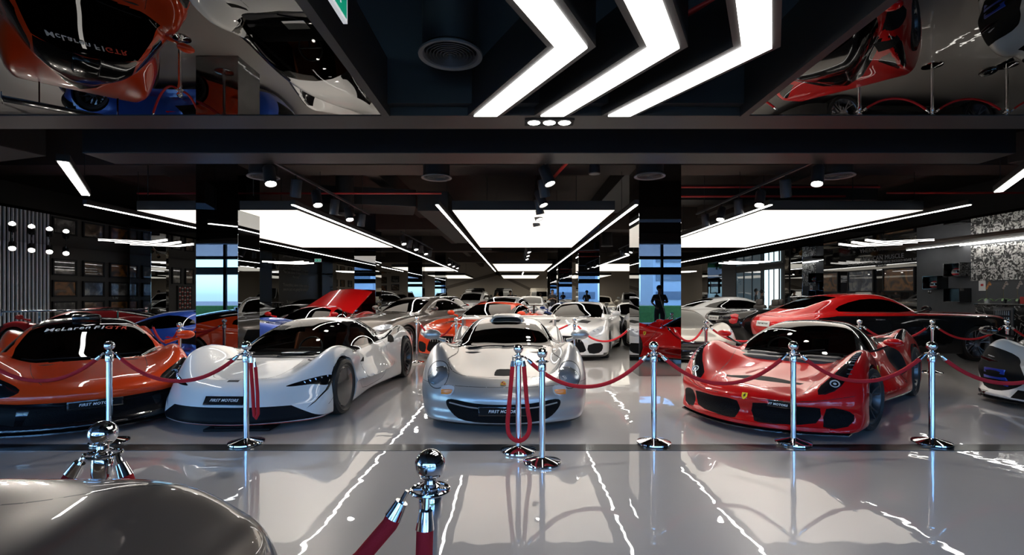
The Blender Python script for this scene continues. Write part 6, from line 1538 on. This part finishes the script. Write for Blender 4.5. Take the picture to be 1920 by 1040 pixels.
def marble():
    m, n, l = new_mat('black_marble'); b = n['Principled BSDF']; tc = n.new('ShaderNodeTexCoord'); t = n.new('ShaderNodeTexNoise'); t.inputs['Scale'].default_value = 1.5; t.inputs['Detail'].default_value = 6; t.inputs['Distortion'].default_value = 2
    r = n.new('ShaderNodeValToRGB'); r.color_ramp.elements[0].position = .49; r.color_ramp.elements[0].color = (.008, .008, .009, 1); r.color_ramp.elements[1].position = .52; r.color_ramp.elements[1].color = (.008, .008, .009, 1)
    q = r.color_ramp.elements.new(.505); q.color = (.35, .34, .33, 1)
    l.new(tc.outputs['Object'], t.inputs['Vector']); l.new(t.outputs[0], r.inputs[0]); l.new(r.outputs[0], b.inputs['Base Color']); b.inputs['Roughness'].default_value = .12; return m
e = empty('bar_counter', (12.54, 12.1, 0), 0, 'black marble counter with white veins under the photo collage', 'counter')
box('cabinet', (0, 0, .6), (.64, 2.2, 1.2), marble(), e, smooth=False); box('worktop', (-.01, 0, 1.225), (.68, 2.24, .05), M_BLACKG, e, .005)
e = empty('bottle_cooler', (12.20, 12.42, .35), 0, 'small glass-doored bottle cooler set in the front of the black counter', 'cooler')
box('case', (0, 0, .4), (.03, .5, .8), pm('cooler_frame', (.06, .06, .065), .3), e, smooth=False); box('glass_door', (-.02, 0, .4), (.01, .40, .68), pm('cooler_glass', (.02, .02, .025), .05), e, smooth=False)
bm = bmesh.new()
for j in range(2):
    for i in range(7): add_cyl(bm, (-.03, -.16+i*.053, .45+j*.16), (-.03, -.16+i*.053, .56+j*.16), .014, .008, 8)
bobj('bottles', bm, pm('bottle_glass', (.25, .28, .3), .1), e)['kind'] = 'stuff'
def orchid(x, y, s, label, flower):
    e = empty('potted_orchid', (x, y, 1.25), 0, label, 'plant', 'orchids on the counter')
    bm = bmesh.new(); add_lathe(bm, [(0, 0), (.05, 0), (.065, .1), (.058, .1), (0, .09)], 16); bobj('pot', bm, pm('pot_'+('w' if s == 0 else 'd'), (.6, .6, .58) if s == 0 else (.05, .05, .05), .4), e)
    bm = bmesh.new(); random.seed(int(y*100))
    for k in range(7):
        a = k*.95; L = .16+.05*random.random(); pts = [(math.cos(a)*L*t, math.sin(a)*L*t, .1+.12*t-.16*t*t) for t in (0, .35, .7, 1)]
        for p, q in zip(pts[:-1], pts[1:]):
            n_ = Vector((-math.sin(a), math.cos(a), 0))*.022; v = [bm.verts.new(Vector(p)+n_), bm.verts.new(Vector(q)+n_*.8), bm.verts.new(Vector(q)-n_*.8), bm.verts.new(Vector(p)-n_)]; bm.faces.new(v)
    bobj('leaves', bm, pm('orchid_leaf', (.06, .16, .03), .4), e)
    bm = bmesh.new(); add_tube(bm, [(0, 0, .1), (.01, .02, .3), (.02, .0, .45), (.0, -.08, .55)], .005, 6); bobj('stem', bm, pm('orchid_stem', (.15, .13, .06), .6), e)
    bm = bmesh.new()
    for k in range(5):
        c = Vector((.01, -.08+k*.025, .54-abs(k-1)*.05))
        for m_ in range(5):
            a = 2*PI*m_/5; add_lathe(bm, [(0, .0), (.014, .002), (.012, .006), (0, .006)], 6, Matrix.Translation(c+Vector((.0, math.cos(a)*.018, math.sin(a)*.018))) @ Matrix.Rotation(PI/2, 4, 'Y'))
    bobj('flowers', bm, pm('orchid_'+flower, {'orange': (.6, .22, .05), 'pale': (.45, .38, .36)}[flower], .5), e)
orchid(12.45, 13.12, 0, 'orange orchid in a white pot at the left end of the counter', 'orange'); orchid(12.5, 12.72, 1, 'pale orchid in a dark pot, middle of the counter', 'pale'); orchid(12.5, 12.36, 1, 'pale orchid in a dark pot beside the red boxes', 'pale')
for k, (y, h) in enumerate(((12.15, .17), (12.0, .2))):
    o = box('gift_box', (12.5, y, 1.25+h/2), (.2, .13, h), pm('gift_red', (.45, .02, .02), .4), None, .005); tag(o, ('red gift box on the counter, the left one', 'taller red gift box on the counter, right')[k], 'box', 'red boxes on the counter')
o = box('notice_card', (XR-.13, 13.7, 1.72), (.008, .2, .28), pm('notice_white', (.7, .7, .68), .5), None, smooth=False); tag(o, 'small white notice card on the grey wall below the photo collage', 'notice')
box('red_mark', (-.006, 0, .02), (.003, .08, .06), pm('gift_red', (.45, .02, .02), .4), o, smooth=False)
for k in range(3):
    o = box('wall_switch', (XR-.125, 15.45, 1.55+.15*k), (.012, .12, .1), M_BLACKG, None, .004); tag(o, '%s of three black switches on the grey wall edge' % ('bottom', 'middle', 'top')[k], 'switch', 'wall switches')
line_light((12.45, 11.05), (12.45, 15.8), 'white line light along the wooden soffit, away from the wall', z=2.885, group='soffit line lights')
line_light((12.80, 11.05), (12.80, 14.3), 'white line light along the wooden soffit, close above the photo collage', z=2.885, group='soffit line lights')
o = empty('charger_tray', (-3.0, 5.45, 0), .05, 'flat black charger tray lying under the white car nose', 'charger'); bm = bmesh.new(); add_box(bm, (0, 0, .016), (.7, .3, .03), bevel=.01); add_box(bm, (0, 0, .036), (.5, .2, .012)); bobj('tray', bm, M_BLACKM, o)
# tree-like plant behind the black and red coupe
e = empty('potted_palm', (11.7, 19.6, 0), 0, 'green leafy palm in a pot beside the second right aisle column', 'plant')
bm = bmesh.new(); add_lathe(bm, [(0, 0), (.16, 0), (.22, .4), (.19, .4), (0, .36)], 20); bobj('pot', bm, M_DARK, e)
bm = bmesh.new(); random.seed(9)
for k in range(16):
    a = k*2.4; L = .55+.25*random.random(); P = [Vector((math.cos(a)*L*t, math.sin(a)*L*t, .4+1.1*t*(1.25-t*.75))) for t in [i/6 for i in range(7)]]
    for i in range(1, 7):
        for s in (1, -1):
            n_ = Vector((-math.sin(a)*s, math.cos(a)*s, -.25)).normalized()*.16*(1.1-i/7); q = (P[i]-P[i-1]).normalized()*.05
            v = [bm.verts.new(P[i]), bm.verts.new(P[i]+n_*.6+q), bm.verts.new(P[i]+n_), bm.verts.new(P[i]+n_*.6-q)]; bm.faces.new(v)
    add_tube(bm, P, .006, 5)
bobj('fronds', bm, pm('palm_leaf', (.04, .16, .04), .5), e)
# ---------------------------------------------------------------- people (skinned skeletons)
def skin_mesh(name, pts, edges, radii, mat, parent, root_i=0, sub=1):
    me = bpy.data.meshes.new(name); me.from_pydata(pts, edges, []); o = bpy.data.objects.new('tmp', me); COL.objects.link(o)
    md = o.modifiers.new('skin', 'SKIN'); md.use_smooth_shade = True
    for i, r in enumerate(radii):
        r = r if isinstance(r, tuple) else (r, r); me.skin_vertices[0].data[i].radius = r
    me.skin_vertices[0].data[root_i].use_root = True
    s = o.modifiers.new('sub', 'SUBSURF'); s.levels = sub
    dg = bpy.context.evaluated_depsgraph_get(); m2 = bpy.data.meshes.new_from_object(o.evaluated_get(dg)); bpy.data.objects.remove(o)
    m2.name = name; m2.materials.clear(); m2.materials.append(mat); smooth_me(m2, 180); q = bpy.data.objects.new(name, m2); link(q, parent); return q
SKIN = pm('skin', (.42, .24, .16), .5); SKIN2 = pm('skin_dark', (.22, .12, .08), .5); HAIR = pm('hair', (.012, .009, .008), .6)
def person(loc, rz, label, top, bottom, shorts=False, skin=SKIN, h=1.75, pose='stand', long_hair=False, group='people in the hall'):
    e = empty('person', (loc[0], loc[1], 0), rz, label, 'person', group); k = h/1.75
    # joints: faces -y (towards the camera) at rz = 0
    J = dict(pel=(0, 0, .95), wai=(0, 0, 1.08), che=(0, .0, 1.30), nek=(0, 0, 1.46), nk2=(0, -.01, 1.53), hed=(0, -.015, 1.64), top=(0, -.01, 1.70))
    bend = pose == 'bend'
    for s, q in ((1, 'l'), (-1, 'r')):
        J['hip'+q] = (s*.095, 0, .90); J['kne'+q] = (s*.10, -.02, .50); J['ank'+q] = (s*.105, .02, .09); J['toe'+q] = (s*.12, -.15, .03)
        J['sho'+q] = (s*.18, 0, 1.40)
        if pose == 'hold': J['elb'+q] = (s*.24, .02, 1.14); J['wri'+q] = (s*.10, -.22, 1.20)
        elif pose == 'mop': J['elb'+q] = (s*.25, -.08, 1.18); J['wri'+q] = (.12, -.30, 1.05+.25*(s < 0))
        elif pose == 'phone' and s > 0: J['elb'+q] = (s*.25, -.05, 1.15); J['wri'+q] = (s*.16, -.22, 1.36)
        else: J['elb'+q] = (s*.24, .02, 1.12); J['wri'+q] = (s*.25, -.05, .88)
    if bend:
        c, s_ = math.cos(.7), math.sin(.7)
        for n_ in J:
            if J[n_][2] > 1.0 or n_[:3] in ('elb', 'wri'): x, y, z = J[n_]; y2, z2 = y, z-.95; J[n_] = (x, y2*c-z2*s_, .95+y2*s_+z2*c)
    if pose == 'walk': J['knel'] = (.1, -.14, .52); J['ankl'] = (.1, -.16, .10); J['toel'] = (.11, -.33, .05); J['kner'] = (-.1, .06, .48); J['ankr'] = (-.1, .22, .12); J['toer'] = (-.11, .08, .03)
    J = {a: tuple(c*k for c in b) for a, b in J.items()}
    def mk(nm, chain, radii, mat, extra=0):
        names = list(radii.keys()); pts = [J[a] for a in names]; ed = [(names.index(a), names.index(b)) for a, b in chain]
        return skin_mesh(nm, pts, ed, [tuple((r_+extra)*k for r_ in (r if isinstance(r, tuple) else (r, r))) for r in radii.values()], mat, e)
    full = [('pel', 'wai'), ('wai', 'che'), ('che', 'nek'), ('nek', 'nk2'), ('nk2', 'hed'), ('hed', 'top')]
    R = dict(pel=(.14, .10), wai=(.125, .09), che=(.15, .105), nek=.065, nk2=.055, hed=(.078, .095), top=(.06, .075))
    for q in 'lr':
        full += [('pel', 'hip'+q), ('hip'+q, 'kne'+q), ('kne'+q, 'ank'+q), ('ank'+q, 'toe'+q), ('che', 'sho'+q), ('sho'+q, 'elb'+q), ('elb'+q, 'wri'+q)]
        R.update({'hip'+q: .08, 'kne'+q: .055, 'ank'+q: .038, 'toe'+q: .035, 'sho'+q: .052, 'elb'+q: .038, 'wri'+q: .026})
    # hands: palm and fingers as short chains from each wrist
    for q, s in (('l', 1), ('r', -1)):
        w = Vector(J['wri'+q]); d = (w-Vector(J['elb'+q])).normalized(); side = Vector((0, 1, 0)) if abs(d.y) < .7 else Vector((0, 0, 1)); u = d.cross(side).normalized(); sd = u.cross(d)
        J['pal'+q] = tuple(w+d*.07*k); full.append(('wri'+q, 'pal'+q)); R['pal'+q] = (.03, .02)
        for f, (o_, l_) in enumerate(((-.03, .055), (-.01, .07), (.01, .075), (.03, .065))):
            J['f%d%s' % (f, q)] = tuple(w+d*(.08+l_)*k+sd*o_*1.25*k+u*.015*s); full.append(('pal'+q, 'f%d%s' % (f, q))); R['f%d%s' % (f, q)] = .009
        J['th'+q] = tuple(w+d*.06*k+sd*(-.055)*k); full.append(('wri'+q, 'th'+q)); R['th'+q] = .011
    body = mk('body', full, R, skin)
    sh = {a: R[a] for a in ('pel', 'wai', 'che', 'nek', 'shol', 'shor', 'elbl', 'elbr')}
    sh['nek'] = .062
    mk('shirt', [('pel', 'wai'), ('wai', 'che'), ('che', 'nek'), ('che', 'shol'), ('che', 'shor'), ('shol', 'elbl'), ('shor', 'elbr')], sh, top, .014)
    tr = {a: R[a] for a in ('wai', 'pel', 'hipl', 'hipr', 'knel', 'kner')}; ch = [('wai', 'pel'), ('pel', 'hipl'), ('pel', 'hipr'), ('hipl', 'knel'), ('hipr', 'kner')]
    if not shorts: tr.update(ankl=.045, ankr=.045); ch += [('knel', 'ankl'), ('kner', 'ankr')]
    mk('shorts' if shorts else 'trousers', ch, tr, bottom, .018)
    hx, hy, hz = J['hed']
    bm = bmesh.new(); bmesh.ops.create_uvsphere(bm, u_segments=16, v_segments=12, radius=.108*k)
    for v in list(bm.verts):
        if v.co.z < -.01 and v.co.y < .02: v.co *= .8
        v.co.y += .012
    if long_hair:
        for v in bm.verts:
            if v.co.z < 0 and v.co.y > 0: v.co.z -= .16*k
    o = bobj('hair', bm, HAIR, e); o.location = (hx, hy+.012, hz+.03)
    bm = bmesh.new()
    for s in (1, -1): add_box(bm, (s*.032*k, -.088*k, 0), (.022, .012, .01), bevel=.003)
    o = bobj('eyes', bm, M_BLACKG, e); o.location = (hx, hy, hz)
    bm = bmesh.new(); add_cyl(bm, (0, -.085*k, .0), (0, -.112*k, -.03*k), .008, .014, 8); add_box(bm, (0, -.086*k, -.055*k), (.04, .012, .008)); o = bobj('nose_and_mouth', bm, skin, e); o.location = (hx, hy, hz)
    for q in 'lr':
        a, t = Vector(J['ank'+q]), Vector(J['toe'+q]); bm = bmesh.new(); m_ = (a+t)/2; add_box(bm, (m_.x, m_.y, max(.035, min(a.z, t.z)+.0)), (.09, .27, .07), bevel=.03, rz=math.atan2(-(t-a).x, -(t-a).y)*-1); bobj('shoe', bm, M_DARK, e)
    return e
TOPW = pm('white_shirt', (.62, .60, .57), .8); TOPB = pm('charcoal_shirt', (.03, .03, .032), .8); JEAN = pm('dark_trousers', (.03, .035, .05), .8); BEI = pm('beige_shorts', (.38, .30, .21), .8); YEL = pm('ochre_top', (.42, .22, .06), .8)
person((-.42, 35.5), .3, 'person in a dark top and beige shorts standing in the central walkway', TOPB, BEI, True, h=1.78, pose='hold')
person((-13.0, 36.3), 1.2, 'leftmost of three people in white shirts by the left wall', TOPW, JEAN, h=1.72)
person((-12.2, 36.6), -.6, 'middle of three people in white shirts by the left wall', TOPW, JEAN, h=1.66, pose='hold')
person((-11.5, 36.0), -1.2, 'rightmost of three people in white shirts by the left wall', TOPW, JEAN, h=1.75)
person((-1.65, 33.4), .8, 'person in an ochre top left of the one in beige shorts', YEL, JEAN, pose='hold', h=1.7) if 0 else person((-1.45, 37.8), .8, 'person in an ochre top, left of the one in beige shorts', YEL, JEAN, pose='hold', h=1.72, long_hair=True)
person((1.75, 29.9+8), .2, 'person bending over a car right of the central walkway', TOPB, JEAN, pose='bend')
person((2.25, 30.9), 0, 'person in a dark top, left one of the pair right of the walkway', TOPB, JEAN, h=1.8, pose='hold')
person((2.85, 31.3), -.4, 'person in a dark top, right one of the pair right of the walkway', TOPB, JEAN, h=1.74, skin=SKIN2)
person((-8.7, 32.2+2), .4, 'person in an ochre top and long hair far left before the picture wall', YEL, JEAN, long_hair=True, h=1.66, pose='phone')
person((12.2, 24.6), 1.3, 'left one of two dark figures before the bright entrance', TOPB, JEAN, h=1.72, skin=SKIN2)
person((12.4, 25.6), 1.0, 'right one of two dark figures before the bright entrance', TOPB, JEAN, h=1.78, skin=SKIN2)
person((11.3, 10.62), -.8, 'person in a white shirt beside the counter at the right edge', TOPW, JEAN, h=1.74)
person((4.9, .9), PI+.25, 'cleaner in dark clothes holding a mop, seen mirrored in the right column', TOPB, JEAN, h=1.78, pose='mop', skin=SKIN2)
m = empty('mop', (4.82, 1.2, 0), 0, 'mop with a long pale handle held by the cleaner', 'mop')
bm = bmesh.new(); add_cyl(bm, (.35, .25, .03), (-.03, .02, 1.5), .012, seg=8); bobj('handle', bm, pm('mop_handle', (.5, .5, .5), .4), m)
bm = bmesh.new(); add_box(bm, (.36, .25, .02), (.4, .12, .04), bevel=.01); bobj('mop_head', bm, pm('mop_cloth', (.4, .4, .42), .9), m)
